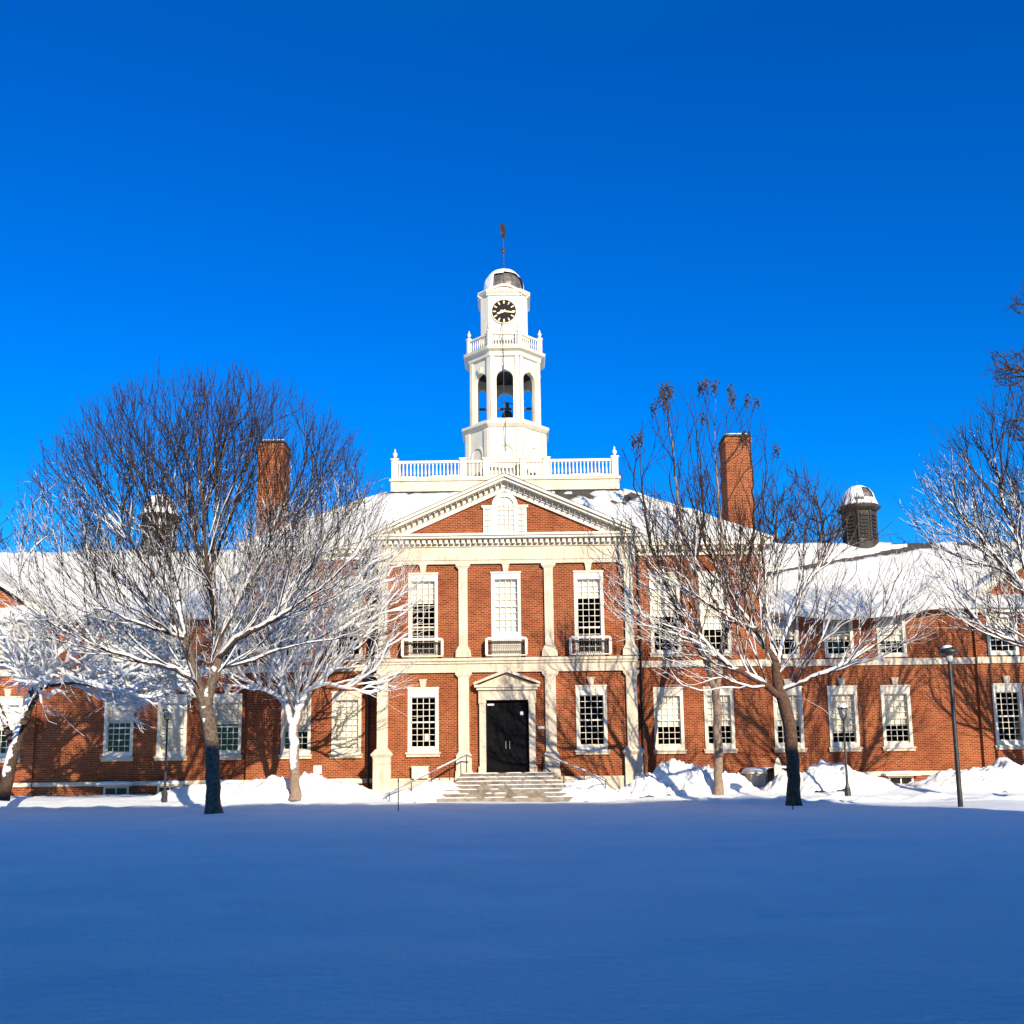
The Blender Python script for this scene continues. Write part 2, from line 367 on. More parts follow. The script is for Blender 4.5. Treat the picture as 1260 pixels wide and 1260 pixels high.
for s in (-1, 1):
    main = MB()
    if s < 0: wall_front(main, XC - MBW, XC - PW, 0, 12.3, YM, wl)
    else: wall_front(main, XC + PW, XC + MBW, 0, 12.3, YM, wr)
    x = XC + s * MBW; main.add([(x, YM, 0), (x, 64, 0), (x, 64, 12.3), (x, YM, 12.3)], [(0, 1, 2, 3)])
    if s < 0: main.add([(XC - MBW, 64, 0), (XC + MBW, 64, 0), (XC + MBW, 64, 12.3), (XC - MBW, 64, 12.3)], [(3, 2, 1, 0)])
    B(main, 'wall', 'brick', label='brick wall of the two storey main block, %s of the columns' % ('right' if s > 0 else 'left'))
WX1 = 23.2; EX1 = 33.0
wing_offs = (13.8, 16.5, 19.12)
for s in (-1, 1):
    wg = MB(); holes = []
    for o_ in wing_offs: holes += [G_H(XC + s * o_), (XC + s * o_ - .66, XC + s * o_ + .66, 6.66, 8.84)]
    a, b = sorted((XC + s * MBW, XC + s * WX1))
    wall_front(wg, a, b, 0, 9.1, YW, holes)
    bw = MB(); bw.add([(a, 60, 0), (b, 60, 0), (b, 60, 9.1), (a, 60, 9.1)], [(3, 2, 1, 0)]); B(bw, 'back_wall', 'brick')
    B(wg, 'wall', 'brick', label='brick wall of the lower %s wing' % ('right' if s > 0 else 'left'))
    eg = MB(); holes = []
    for o_ in (24.55, 28.1, 31.65): holes += [G_H(XC + s * o_), (XC + s * o_ - .7, XC + s * o_ + .7, 6.66, 8.62)]
    a, b = sorted((XC + s * WX1, XC + s * EX1))
    wall_front(eg, a, b, 0, 9.2, YE, holes)
    for x in (a, b): eg.add([(x, YE, 0), (x, 61, 0), (x, 61, 9.2), (x, YE, 9.2)], [(0, 1, 2, 3)])
    eg.add([(a, 61, 0), (b, 61, 0), (b, 61, 9.2), (a, 61, 9.2)], [(3, 2, 1, 0)])
    c = XC + s * (WX1 + EX1) / 2
    eg.add([(a, YE, 9.2), (b, YE, 9.2), (c, YE, 9.2 + (b - a) / 2 * .66)], [(0, 1, 2)])
    B(eg, 'wall', 'brick', label='brick gabled wall of the far %s end block' % ('right' if s > 0 else 'left'))
# dark floors inside so rooms read as rooms
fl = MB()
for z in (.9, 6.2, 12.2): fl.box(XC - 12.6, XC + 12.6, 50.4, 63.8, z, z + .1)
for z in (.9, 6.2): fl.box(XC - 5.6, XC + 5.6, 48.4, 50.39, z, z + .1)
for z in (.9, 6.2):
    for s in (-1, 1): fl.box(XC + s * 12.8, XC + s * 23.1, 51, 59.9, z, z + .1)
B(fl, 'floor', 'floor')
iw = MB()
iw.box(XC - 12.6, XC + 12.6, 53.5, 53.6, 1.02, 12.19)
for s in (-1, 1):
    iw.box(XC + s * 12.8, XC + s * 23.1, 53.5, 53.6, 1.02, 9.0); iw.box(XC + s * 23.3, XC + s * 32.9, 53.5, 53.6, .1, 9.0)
B(iw, 'inner_wall', 'dark')  # near-black backing behind the windows; the rooms' darkness is put into its colour

# ---- gable of the pavilion
gb = MB(); ax0, az0, az1 = 5.05, 12.45, 14.9
gb.prism([(XC - 5.35, 12.40), (XC + 5.35, 12.40), (XC, 15.0)], YP + .01, YP + .3)
B(gb, 'gable_wall', 'brick')
# entablature
en = MB(); E2 = 6.15
en.box(XC - E2, XC + E2, YP - .16, YP - .002, 11.04, 11.22); en.box(XC - E2, XC + E2, YP - .20, YP - .002, 11.22, 11.42)
en.box(XC - E2, XC + E2, YP - .17, YP - .002, 11.42, 11.86); en.box(XC - E2 - .03, XC + E2 + .03, YP - .23, YP - .002, 11.86, 11.94)
for s in (-1, 1): en.box(XC + s * PW, XC + s * (E2 - .02), YP - .002, YM, 11.05, 11.93)
B(en, 'entablature', 'stone')
co = MB(); co.box(XC - 6.45, XC + 6.45, YP - .62, YP, 12.20, 12.31); co.box(XC - 6.52, XC + 6.52, YP - .70, YP, 12.31, 12.42)
co.box(XC - 6.2, XC + 6.2, YP - .24, YP, 11.94, 12.20)
for s in (-1, 1): co.box(XC + s * 5.8, XC + s * 6.45, YP, YM - .02, 12.2, 12.42)
B(co, 'cornice', 'trim')
de = MB(); n = 48
for i in range(n):
    x = XC - 6.25 + 12.5 * i / (n - 1); de.box(x - .075, x + .075, YP - .46, YP - .24, 11.98, 12.20)
B(de, 'dentils', 'trim')
# raking cornice
sl = (15.30 - 12.42) / 6.52; ang = math.atan(sl); ca, sa = math.cos(ang), math.sin(ang)
rk = MB(); dn = MB()
for s in (-1, 1):
    def pt(u, d, y): return (XC + s * (6.52 - u * ca - d * sa * 1.0), y, 12.42 + u * sa - d * ca + 0.0)
    Lr = 6.52 / ca
    def slab(mb, d0, d1, y0, y1, u0=0., u1=None):
        u1 = Lr if u1 is None else u1
        # ends cut vertically at the apex
        def P(u, d, y):
            x = 6.52 - u * ca - d * sa; z = 12.42 + u * sa - d * ca
            if x < 0: z -= (-x) * sl * 0; z = z + x * sl * 1.0; x = 0
            return (XC + s * x, y, z)
        if u1 == Lr: u1 = Lr + .0
        e0 = [P(u0, d1, y0), P(u1 - d1 * sa / ca, d1, y0), P(u1 - d0 * sa / ca, d0, y0), P(u0, d0, y0)]
        e1 = [P(u0, d1, y1), P(u1 - d1 * sa / ca, d1, y1), P(u1 - d0 * sa / ca, d0, y1), P(u0, d0, y1)]
        fs = [(0, 1, 2, 3), (7, 6, 5, 4), (0, 4, 5, 1), (1, 5, 6, 2), (2, 6, 7, 3), (3, 7, 4, 0)]
        if s < 0: pass
        else: fs = [tuple(reversed(f)) for f in fs]
        mb.add(e0 + e1, fs)
    slab(rk, 0, .12, YP - .72, YP + .3); slab(rk, .12, .24, YP - .60, YP + .3); slab(rk, .24, .46, YP - .22, YP + .01, u0=.4); slab(rk, .46, .66, YP - .14, YP + .008, u0=1.1)
    k = 0
    u = .7
    while u < Lr - .25: slab(dn, .24, .43, YP - .44, YP - .22, u, u + .16); u += .29
B(rk, 'raking_cornice', 'trim'); B(dn, 'raking_dentils', 'trim')
# palladian window in the gable
pw = MB(); c = XC
pw.box(c - 1.04, c - .58, YP - .10, YP + .0, 12.46, 13.78); pw.box(c + .58, c + 1.04, YP - .10, YP + .0, 12.46, 13.78)
pw.box(c - 1.12, c - .52, YP - .14, YP, 13.78, 13.90); pw.box(c + .52, c + 1.12, YP - .14, YP, 13.78, 13.90)
pw.box(c - .60, c - .42, YP - .12, YP, 12.46, 13.90); pw.box(c + .42, c + .60, YP - .12, YP, 12.46, 13.90)
pw.box(c - 1.1, c + 1.1, YP - .16, YP, 12.43, 12.5)
N = 16
for i in range(N):
    t0, t1 = math.pi * i / N, math.pi * (i + 1) / N
    r0, r1 = .42, .62
    A = [(c + r0 * math.cos(t0), 13.9 + r0 * math.sin(t0)), (c + r1 * math.cos(t0), 13.9 + r1 * math.sin(t0)), (c + r1 * math.cos(t1), 13.9 + r1 * math.sin(t1)), (c + r0 * math.cos(t1), 13.9 + r0 * math.sin(t1))]
    pw.prism(A, YP - .12, YP)
PAL = pw.build('window', 'trim', BLD, org=ORG, label='three part arched window in the pediment')
ms = MB()
for i in (1, 2, 3): x = c - .42 + .84 * i / 4; ms.box(x - .014, x + .014, YP - .12, YP - .09, 12.5, 13.9)
for i in range(0, 7): z = 12.55 + 1.35 * i / 6; ms.box(c - .42, c + .42, YP - .121, YP - .089, z - .014, z + .014)
for a_ in (45, 90, 135):
    t = math.radians(a_); ms.tube((c, YP - .105, 13.9), (c + .42 * math.cos(t), YP - .105, 13.9 + .42 * math.sin(t)), .014, n=4)
for s in (-1, 1):
    for i in range(5): z = 12.62 + 1.1 * i / 4; ms.box(c + s * .66, c + s * .96, YP - .17, YP - .14, z - .012, z + .012)
    ms.box(c + s * .80, c + s * .825, YP - .171, YP - .14, 12.6, 13.7)
ms.build('sash', 'trim', PAL, org=ORG)
bb = MB(); bb.box(c - .42, c + .42, YP - .02, YP + .0, 12.5, 13.9)
bb.add([(c, YP - .016, 13.9)] + [(c + .43 * math.cos(math.pi * i / 16), YP - .016, 13.9 + .43 * math.sin(math.pi * i / 16)) for i in range(17)], [(0, i + 1, i + 2) for i in range(16)])
bb.build('blind', 'blind', PAL, org=ORG)

# ---- string course, water table, quoin bands
st = MB(); st.box(XC - 6.1, XC + 6.1, YP - .14, YP - .002, 5.87, 6.28); st.box(XC - 6.16, XC + 6.16, YP - .22, YP - .002, 6.28, 6.40); st.box(XC - 6.2, XC + 6.2, YP - .30, YP - .002, 6.40, 6.50)
st.hull8([(XC - 6.2, YP - .30, 6.50), (XC + 6.2, YP - .30, 6.50), (XC + 6.2, YP - .002, 6.50), (XC - 6.2, YP - .002, 6.50)],
         [(XC - 6.16, YP - .28, 6.53), (XC + 6.16, YP - .28, 6.53), (XC + 6.16, YP - .002, 6.58), (XC - 6.16, YP - .002, 6.58)])
for s in (-1, 1):
    st.box(XC + s * 5.76, XC + s * (MBW + .03), YM - .10, YM - .002, 6.18, 6.50)
    st.box(XC + s * (MBW + .04), XC + s * (WX1 - .001), YW - .10, YW - .002, 6.20, 6.52)
    st.box(XC + s * (WX1 + .0), XC + s * (EX1 + .06), YE - .10, YE - .002, 6.20, 6.52)
B(st, 'string_course', 'stone')
for s in (-1, 1):
    wtb = MB(); wtb.box(XC + s * 1.72, XC + s * 5.95, YP - .10, YP - .002, 0, .94); wtb.box(XC + s * 1.72, XC + s * 5.97, YP - .13, YP - .1, .86, 1.0)
    wtb.box(XC + s * 5.8, XC + s * (MBW + .04), YM - .09, YM - .002, .80, 1.0)
    wtb.box(XC + s * (MBW + .05), XC + s * (WX1 - .001), YW - .09, YW - .002, .80, 1.0)
    wtb.box(XC + s * (WX1 + .0), XC + s * (EX1 + .05), YE - .09, YE - .002, .80, 1.0)
    B(wtb, 'water_table', 'stone')

# ---- pilasters
def pilaster(x, z0, z1, w, cap, ped, y=YP):
    m = MB(); d = .16
    def b(hw, dd, a, c_): m.box(x - hw, x + hw, y - dd, y - .0015, a, c_)
    if ped:   # wide pedestal with its moulded cap
        b(w / 2 + .16, d + .14, 0.0, 1.96)
        m.hull8([(x - w / 2 - .16, y - d - .14, 1.96), (x + w / 2 + .16, y - d - .14, 1.96), (x + w / 2 + .16, y, 1.96), (x - w / 2 - .16, y, 1.96)],
                [(x - w / 2 - .27, y - d - .25, 2.10), (x + w / 2 + .27, y - d - .25, 2.10), (x + w / 2 + .27, y, 2.10), (x - w / 2 - .27, y, 2.10)])
        m.hull8([(x - w / 2 - .27, y - d - .25, 2.10), (x + w / 2 + .27, y - d - .25, 2.10), (x + w / 2 + .27, y, 2.10), (x - w / 2 - .27, y, 2.10)],
                [(x - w / 2 - .05, y - d - .03, 2.36), (x + w / 2 + .05, y - d - .03, 2.36), (x + w / 2 + .05, y, 2.36), (x - w / 2 - .05, y, 2.36)])
        b(w / 2, d, 2.36, z1 - .25)
    else:
        m.hull8([(x - w / 2 - .16, y - d - .1, z0), (x + w / 2 + .16, y - d - .1, z0), (x + w / 2 + .16, y, z0), (x - w / 2 - .16, y, z0)],
                [(x - w / 2 - .14, y - d - .09, z0 + .3), (x + w / 2 + .14, y - d - .09, z0 + .3), (x + w / 2 + .14, y, z0 + .3), (x - w / 2 - .14, y, z0 + .3)])
        m.hull8([(x - w / 2 - .14, y - d - .09, z0 + .3), (x + w / 2 + .14, y - d - .09, z0 + .3), (x + w / 2 + .14, y, z0 + .3), (x - w / 2 - .14, y, z0 + .3)],
                [(x - w / 2, y - d, z0 + .55), (x + w / 2, y - d, z0 + .55), (x + w / 2, y, z0 + .55), (x - w / 2, y, z0 + .55)])
        b(w / 2, d, z0 + .55, z1 - .25)
    m.hull8([(x - w / 2, y - d, z1 - .25), (x + w / 2, y - d, z1 - .25), (x + w / 2, y, z1 - .25), (x - w / 2, y, z1 - .25)],
            [(x - w / 2 - .12, y - d - .06, z1 - .12), (x + w / 2 + .12, y - d - .06, z1 - .12), (x + w / 2 + .12, y, z1 - .12), (x - w / 2 - .12, y, z1 - .12)])
    b(w / 2 + .13, d + .07, z1 - .12, z1 - .002)
    return B(m, 'pilaster', 'stone')
for o_ in (-5.82, -2.03, 2.03, 5.82):
    pilaster(XC + o_, 6.58, 11.04, .42, 1, False)
    pilaster(XC + o_, 1.0, 5.87, .50, 1, abs(o_) > 3)
    if abs(o_) < 3:
        m = MB(); x = XC + o_; m.box(x - .41, x + .41, YP - .30, YP - .001, 0, 1.0); m.box(x - .36, x + .36, YP - .26, YP - .001, 1.0, 2.0)
        m.hull8([(x - .36, YP - .26, 2.0), (x + .36, YP - .26, 2.0), (x + .36, YP, 2.0), (x - .36, YP, 2.0)], [(x - .25, YP - .17, 2.2), (x + .25, YP - .17, 2.2), (x + .25, YP, 2.2), (x - .25, YP, 2.2)])
        B(m, 'pedestal', 'stone')

# ---- windows
window(XC - 3.93, YP, 2.0, 5.2, 1.44, 2.42, 4.74, 8, key=.32, notice=True)
window(XC + 3.93, YP, 2.0, 5.2, 1.44, 2.42, 4.74, 8, key=.32)
window(XC - 3.93, YP, 6.585, 10.65, 1.40, 6.75, 10.25, 12, blind=.30, key=.34, sill=False, mid=8.05)
window(XC + 3.93, YP, 6.585, 10.65, 1.40, 6.75, 10.25, 12, blind=.26, key=.34, sill=False, mid=7.95)
window(XC, YP, 6.585, 10.65, 1.40, 7.75, 10.30, 8, blind=1.0, key=.34, sill=False, mid=9.02)
blg = {-10.28: .62, -7.83: 1.0, 7.83: .62, 10.28: .62}
for o_, bl in blg.items():
    window(XC + o_, YM, 2.0, 5.2, 1.44, 2.42, 4.78, 8, blind=bl)
    window(XC + o_, YM, 6.7, 10.9, 1.48, 7.0, 10.45, 10, blind={-7.83: .6, 7.83: .5, 10.28: .7}.get(o_, .55), sill=True)
for s in (-1, 1):
    for k, o_ in enumerate(wing_offs):
        window(XC + s * o_, YW, 2.0, 5.2, 1.44, 2.42, 4.78, 8, blind={-1: (.45, 1.0, .40), 1: (.65, .80, .66)}[s][k], key=.32)
        window(XC + s * o_, YW, 6.6, 8.9, 1.44, 6.78, 8.75, 6, blind=(.6, .62, .68)[k], sill=False)
    for k, o_ in enumerate((24.55, 28.1, 31.65)):
        window(XC + s * o_, YE, 2.0, 5.2, 1.44, 2.42, 4.78, 8, blind={-1: .5, 1: 0}[s], key=.32)
        window(XC + s * o_, YE, 6.6, 8.68, 1.52, 6.80, 8.5, 6, blind=.9 if s < 0 else .3, sill=False)
# basement lights and snow capped window wells
def basement(x, y, grate=False):
    m = MB(); m.box(-.62, -.52, -.03, .0, 0, .62); m.box(.52, .62, -.03, 0, 0, .62); m.box(-.52, .52, -.028, 0, .52, .62); m.box(-.52, .52, -.028, 0, 0, .06); m.box(-.03, .03, -.026, 0, .06, .52)
    b_ = m.build('basement_window', 'trim', BLD, loc=(x - XC, y - 50, .16))
    if grate:
        k = MB()
        for i in range(7): k.box(-.5, .5, -.022, -.012, .09 + i * .062, .12 + i * .062)
        k.build('grille', 'iron', b_)
    q = MB(); q.add([(-.52, -.008, .06), (.52, -.008, .06), (.52, -.008, .52), (-.52, -.008, .52)], [(0, 1, 2, 3)]); q.build('pane', 'door', b_)
    l = MB(); l.box(-.85, .85, -.42, -.10, .62, .70); l.build('ledge', 'stone', b_)
    s_ = MB(); s_.lathe(0, -.26, [(1.0, .70), (.97, .78), (.7, .84), (.3, .86)], 20, sx=.95, sy=.24); s_.build('ledge_snow', 'snow', b_, smooth=True)
for o_ in (-7.83, 10.28, -10.28): basement(XC + o_, YM, o_ == -7.83)
for o_ in (-13.8, -16.5, -19.12, 13.8, 16.5, 19.12): basement(XC + o_, YW)
# wall plates
m = MB(); x = XC - 4.05; m.box(x - .38, x + .38, YP - .34, YP - .14, 1.0, 1.52); m.box(x - .42, x + .42, YP - .37, YP - .14, 1.52, 1.56); B(m, 'wall_box', 'trim')
m = MB(); x = at(391, 945, YM).x; m.box(x - .2, x + .2, YM - .05, YM - .002, 1.25, 1.65); B(m, 'wall_plate', 'trim')
m = MB(); x = XC + 1.56; m.box(x - .16, x + .16, YP - .06, YP - .002, 3.2, 3.32); B(m, 'wall_plate', 'trim')
# downspouts
for o_, y in ((-6.75, YM), (6.55, YM)):
    m = MB(); z1 = 12.2 if y == YM else 9; m.tube((XC + o_, y - .12, .3), (XC + o_, y - .12, z1), .055, n=8)
    for z in (1.5, 4, 6.8, 8.5): m.box(XC + o_ - .08, XC + o_ + .08, y - .19, y - .002, z, z + .06)
    B(m, 'downspout', 'iron')

# ---- balconies
def balcony(x):
    m = MB(); w_ = .94
    m.box(-w_ - .02, w_ + .02, -.46, -.302, 0, .05)
    b_ = m.build('balcony', 'trim', BLD, loc=(x - XC, YP - 50, 6.6))
    t = MB(); t.box(-w_ - .03, w_ + .03, -.47, -.38, .76, .82); t.box(-w_ - .03, -w_ + .05, -.38, -.06, .76, .82); t.box(w_ - .05, w_ + .03, -.38, -.06, .76, .82)
    t.box(-w_ - .05, -w_ + .07, -.49, -.37, .05, .76); t.box(w_ - .07, w_ + .05, -.49, -.37, .05, .76)
    t.build('balcony_rail', 'trim', b_)
    r = MB(); n = 17
    for i in range(n):
        u = -w_ + .1 + (2 * w_ - .2) * i / (n - 1); r.tube((u, -.425, .05), (u, -.425, .76), .011, n=4, cap=False)
    for z in (.14, .40, .66): r.box(-w_ + .07, w_ - .07, -.435, -.415, z, z + .02)
    for i in range(n - 1):
        u = -w_ + .1 + (2 * w_ - .2) * (i + .5) / (n - 1); r.tube((u - .05, -.424, .15), (u + .05, -.424, .40), .008, n=4, cap=False); r.tube((u + .05, -.424, .15), (u - .05, -.424, .40), .008, n=4, cap=False)
    for s in (-1, 1):
        for y in (-.32, -.25, -.18): r.tube((s * w_, y, .05), (s * w_, y, .76), .02, n=4, cap=False)
    r.build('balcony_grille', 'iron', b_)
    s_ = MB(); s_.lathe(0, -.425, [(1, .82), (.99, .86), (.8, .885)], 24, sx=.95, sy=.055); s_.build('balcony_snow', 'snow', b_, smooth=True)
for o_ in (-3.93, 0, 3.93): balcony(XC + o_)
# white panel below the middle upper sash
# ---- door and door case
dc = MB(); c = XC
for s in (-1, 1):
    dc.box(c + s * 1.0, c + s * 1.30, YP - .22, YP - .0, 1.2, 4.56); dc.box(c + s * 1.0, c + s * 1.36, YP - .26, YP - .001, 1.2, 1.5)
    dc.box(c + s * .98, c + s * 1.34, YP - .26, YP - .001, 4.40, 4.56)
dc.box(c - 1.34, c + 1.34, YP - .24, YP - .0, 4.56, 5.02); dc.box(c - 1.42, c + 1.42, YP - .38, YP, 5.02, 5.14); dc.box(c - 1.52, c + 1.52, YP - .46, YP, 5.14, 5.26)
dc.prism([(c - 1.34, 5.26), (c + 1.34, 5.26), (c, 5.80)], YP - .20, YP)
DC = B(dc, 'door_case', 'stone')
pd = MB()
for s in (-1, 1):
    q = [(c + s * 1.56, 5.26), (c + s * 1.56, 5.36), (c, 5.98), (c, 5.84)]
    if s > 0: q = q
    else: q = q[::-1]
    pd.prism(q, YP - .48, YP)
pd.build('pediment', 'stone', DC, org=ORG)
dr = MB(); dr.box(c - 1.0, c - .02, YP + .10, YP + .16, 1.2, 4.54); dr.box(c + .02, c + 1.0, YP + .10, YP + .16, 1.2, 4.54); dr.box(c - .02, c + .02, YP + .07, YP + .16, 1.2, 4.54)
for s in (-1, 1):
    for z0, z1 in ((1.35, 2.2), (2.35, 3.2), (3.35, 4.3)):
        x0, x1 = sorted((c + s * .14, c + s * .86))
        dr.box(x0, x1, YP + .075, YP + .10, z0, z0 + .05); dr.box(x0, x1, YP + .075, YP + .10, z1 - .05, z1); dr.box(x0, x0 + .05, YP + .076, YP + .10, z0 + .05, z1 - .05); dr.box(x1 - .05, x1, YP + .076, YP + .10, z0 + .05, z1 - .05)
DR = B(dr, 'door', 'door')
h_ = MB(); h_.tube((c - .09, YP + .05, 2.3), (c - .09, YP + .05, 2.65), .018); h_.tube((c + .09, YP + .05, 2.3), (c + .09, YP + .05, 2.65), .018); h_.build('handle', 'steel', DR, org=ORG)
n_ = MB(); n_.box(c - .93, c - .62, YP + .067, YP + .07, 4.32, 4.40); n_.box(c + .60, c + .74, YP + .067, YP + .07, 3.86, 4.02); n_.build('door_notice', 'paper', DR, org=ORG)

# ---- cornices of main block and wings
for s in (-1, 1):
    mc = MB()
    mc.box(XC + s * 5.8, XC + s * (MBW + .05), YM - .12, YM - .001, 11.75, 12.0); mc.box(XC + s * 6.46, XC + s * (MBW + .5), YM - .55, YM + .0, 12.18, 12.42)
    mc.box(XC + s * 5.8, XC + s * (MBW + .1), YM - .2, YM - .001, 12.0, 12.18)
    mc.box(XC + s * MBW, XC + s * (MBW + .5), YM, 64.5, 12.18, 12.42)
    mc.box(XC + s * (MBW + .12), XC + s * (WX1 - .3), YW - .40, YW - .001, 8.92, 9.1)
    a, b = sorted((XC + s * (WX1 - .25), XC + s * (EX1 + .25)))
    mc.box(a, b, YE - .3, YE - .001, 8.72, 9.06); mc.box(a - .1, b + .1, YE - .45, YE - .001, 9.06, 9.22)
    cc = (a + b) / 2; hw = (b - a) / 2 + .1
    for t in (-1, 1):
        q = [(cc + t * hw, 9.22), (cc + t * hw, 9.46), (cc, 9.46 + hw * .66), (cc, 9.20 + hw * .66)]
        if t < 0: q = q[::-1]
        mc.prism(q, YE - .45, YE + .1)
    B(mc, 'cornice', 'trim')
for s in (-1, 1):
    de = MB()
    x = 6.6
    while x < 13.0: de.box(XC + s * x - .09, XC + s * x + .09, YM - .46, YM - .2, 12.0, 12.18); x += .36
    B(de, 'dentils', 'trim')

# ---- roofs
EV = YM - .55; TOPX, TOPY, TOPZ = 6.35, 53.6, 16.15
rf = MB(); ox = MBW + .5; by = 64.5; ty2 = 60.4
P0 = [(XC - ox, EV, 12.42), (XC + ox, EV, 12.42), (XC + ox, by, 12.42), (XC - ox, by, 12.42)]
P1 = [(XC - TOPX, TOPY, TOPZ), (XC + TOPX, TOPY, TOPZ), (XC + TOPX, ty2, TOPZ), (XC - TOPX, ty2, TOPZ)]
rf.hull8(P0, P1)
RF = B(rf, 'roof', 'slate', label='dark slate hipped roof of the main block under snow')
# pediment roof
pr = MB(); yb = 52.4
for s in (-1, 1):
    pr.add([(XC + s * 6.55, YP - .74, 12.43), (XC, YP - .74, 15.325), (XC, yb + .6, 15.325), (XC + s * 6.55, EV + .05, 12.43)], [(0, 1, 2, 3) if s < 0 else (3, 2, 1, 0)])
PR = B(pr, 'pediment_roof', 'slate')
RZ, RY = 13.35, 55.3
WRS = {}
for s in (-1, 1):
    wr_ = MB()
    a, b = XC + s * (MBW + .02), XC + s * (EX1 + .4)
    wr_.add([(a, YW - .45, 9.1), (b, YW - .45, 9.1), (b, RY, RZ), (a, RY, RZ), (a, 60.4, 9.1), (b, 60.4, 9.1)], [(0, 1, 2, 3), (3, 2, 5, 4), (1, 5, 2)])
    cc = XC + s * (WX1 + EX1) / 2; hw = (EX1 - WX1) / 2 + .35; zt = 9.46 + hw * .66
    for t in (-1, 1):
        wr_.add([(cc + t * hw, YE - .47, 9.46), (cc, YE - .47, zt), (cc, RY - .3, zt), (cc + t * hw, RY - .3, 9.46)], [(0, 1, 2, 3)])
    WRS[s] = B(wr_, 'roof', 'slate', label='dark slate roof of the %s wing under snow' % ('right' if s > 0 else 'left'))

def snow_sheet(name, parent, A, Bv, Cv, Dv, n, m, thick, seed, bare=None, lip=.25, sag=None):
    """snow lying on the quad A,B (eave) C,D (top): thickness varies; dips under the roof where bare"""
    A, Bv, Cv, Dv = map(Vector, (A, Bv, Cv, Dv)); nrm = (Bv - A).cross(Dv - A).normalized()
    if nrm.z < 0: nrm = -nrm
    mb = MB()
    down = ((A - Dv).normalized())
    for j in range(m + 1):
        t = j / m
        for i in range(n + 1):
            s = i / n
            L = A.lerp(Dv, t); R = Bv.lerp(Cv, t); P = L.lerp(R, s)
            h = thick * (1 + .55 * fbm(P.x * .45, P.y * .5, seed) + .22 * fbm(P.x * 1.7, P.y * 2.2, seed + 3))
            if bare: h += bare(s, t, P)
            h *= min(1, (1 - t) * m / 1.5 + .35) if t > .9 else 1
            if j == 0: P = P + down * (lip * (1 + .9 * fbm(P.x * .5, 0, seed + 7)) + (sag(s) if sag else 0)); h *= .8
            mb.v.append(tuple(P + nrm * h))
    for j in range(m):
        for i in range(n): a = j * (n + 1) + i; mb.f.append((a, a + 1, a + n + 2, a + n + 1))
    # underside skirt at eave and sides
    base = len(mb.v)
    for i in range(n + 1):
        v = Vector(mb.v[i]); mb.v.append(tuple(v - Vector((0, -.10, thick * 1.05))))
    for i in range(n): mb.f.append((base + i, base + i + 1, i + 1, i))
    for i0, o_ in ((0, 0), (n, 0)):
        b2 = len(mb.v)
        for j in range(m + 1): v = Vector(mb.v[j * (n + 1) + i0]); mb.v.append(tuple(v - nrm * thick * 2.2))
        for j in range(m): mb.f.append((j * (n + 1) + i0, (j + 1) * (n + 1) + i0, b2 + j + 1, b2 + j))
    return mb.build(name, 'roof_snow', parent, org=ORG, smooth=True)
def bare_main(s, t, P):
    return -.5 * smooth(.93, .975, t + .03 * fbm(P.x * .8, 0, 3)) - (.45 * smooth(.10, .30, fbm(P.x * .9, P.z * 1.5, 21)) * smooth(.45, .8, t) if s > .6 else 0) - .5 * smooth(.985, 1, s)
HX = ox
snow_sheet('roof_snow', RF, (XC - ox, EV, 12.43), (XC + ox, EV, 12.43), (XC + TOPX, TOPY, TOPZ), (XC - TOPX, TOPY, TOPZ), 150, 28, .16, 1, bare_main, lip=.05)
snow_sheet('roof_snow', RF, (XC + ox, EV, 12.43), (XC + ox, by, 12.43), (XC + TOPX, ty2, TOPZ), (XC + TOPX, TOPY, TOPZ), 30, 16, .14, 12, None, lip=.05)
snow_sheet('roof_snow', RF, (XC - ox, by, 12.43), (XC - ox, EV, 12.43), (XC - TOPX, TOPY, TOPZ), (XC - TOPX, ty2, TOPZ), 30, 16, .14, 13, None, lip=.05)
snow_sheet('roof_snow', PR, (XC - 6.4, YP - .5, 12.5), (XC - 6.5, EV, 12.45), (XC, yb + .5, 15.33), (XC, YP - .6, 15.33), 20, 40, .05, 14, None, lip=.0)
snow_sheet('roof_snow', PR, (XC + 6.5, EV, 12.45), (XC + 6.4, YP - .5, 12.5), (XC, YP - .6, 15.33), (XC, yb + .5, 15.33), 20, 40, .05, 15, None, lip=.0)
def bare_right(s, t, P):
    c_ = .45 + .95 * s + .02 * fbm(P.x * .8, 1, 9)
    wd = .05 + .03 * fbm(P.x * .6, 0, 9)
    b_ = -1.0 * max(0, 1 - (abs(t - c_) / max(.01, wd)) ** 2) if s < .52 else 0
    if s > .42: b_ -= .5 * smooth(.955, .985, t)
    if s > .5: b_ -= .4 * smooth(.02, .25, fbm(P.x * .9, P.z * 1.6, 31)) * smooth(.6, .9, t)
    return b_
snow_sheet('roof_snow', WRS[1], (XC + MBW + .05, YW - .5, 9.12), (XC + EX1, YW - .5, 9.12), (XC + EX1, RY, RZ), (XC + MBW + .05, RY, RZ), 130, 34, .20, 2, bare_right, lip=.18,
           sag=lambda s: 1.0 * math.exp(-((s - .20) / .15) ** 2))
snow_sheet('roof_snow', WRS[-1], (XC - EX1, YW - .5, 9.12), (XC - MBW - .05, YW - .5, 9.12), (XC - MBW - .05, RY, RZ), (XC - EX1, RY, RZ), 130, 34, .24, 5, lambda s, t, P: .18 * math.exp(-((P.x + 23) / 1.0) ** 2) * smooth(.8, 1, t), lip=.18)
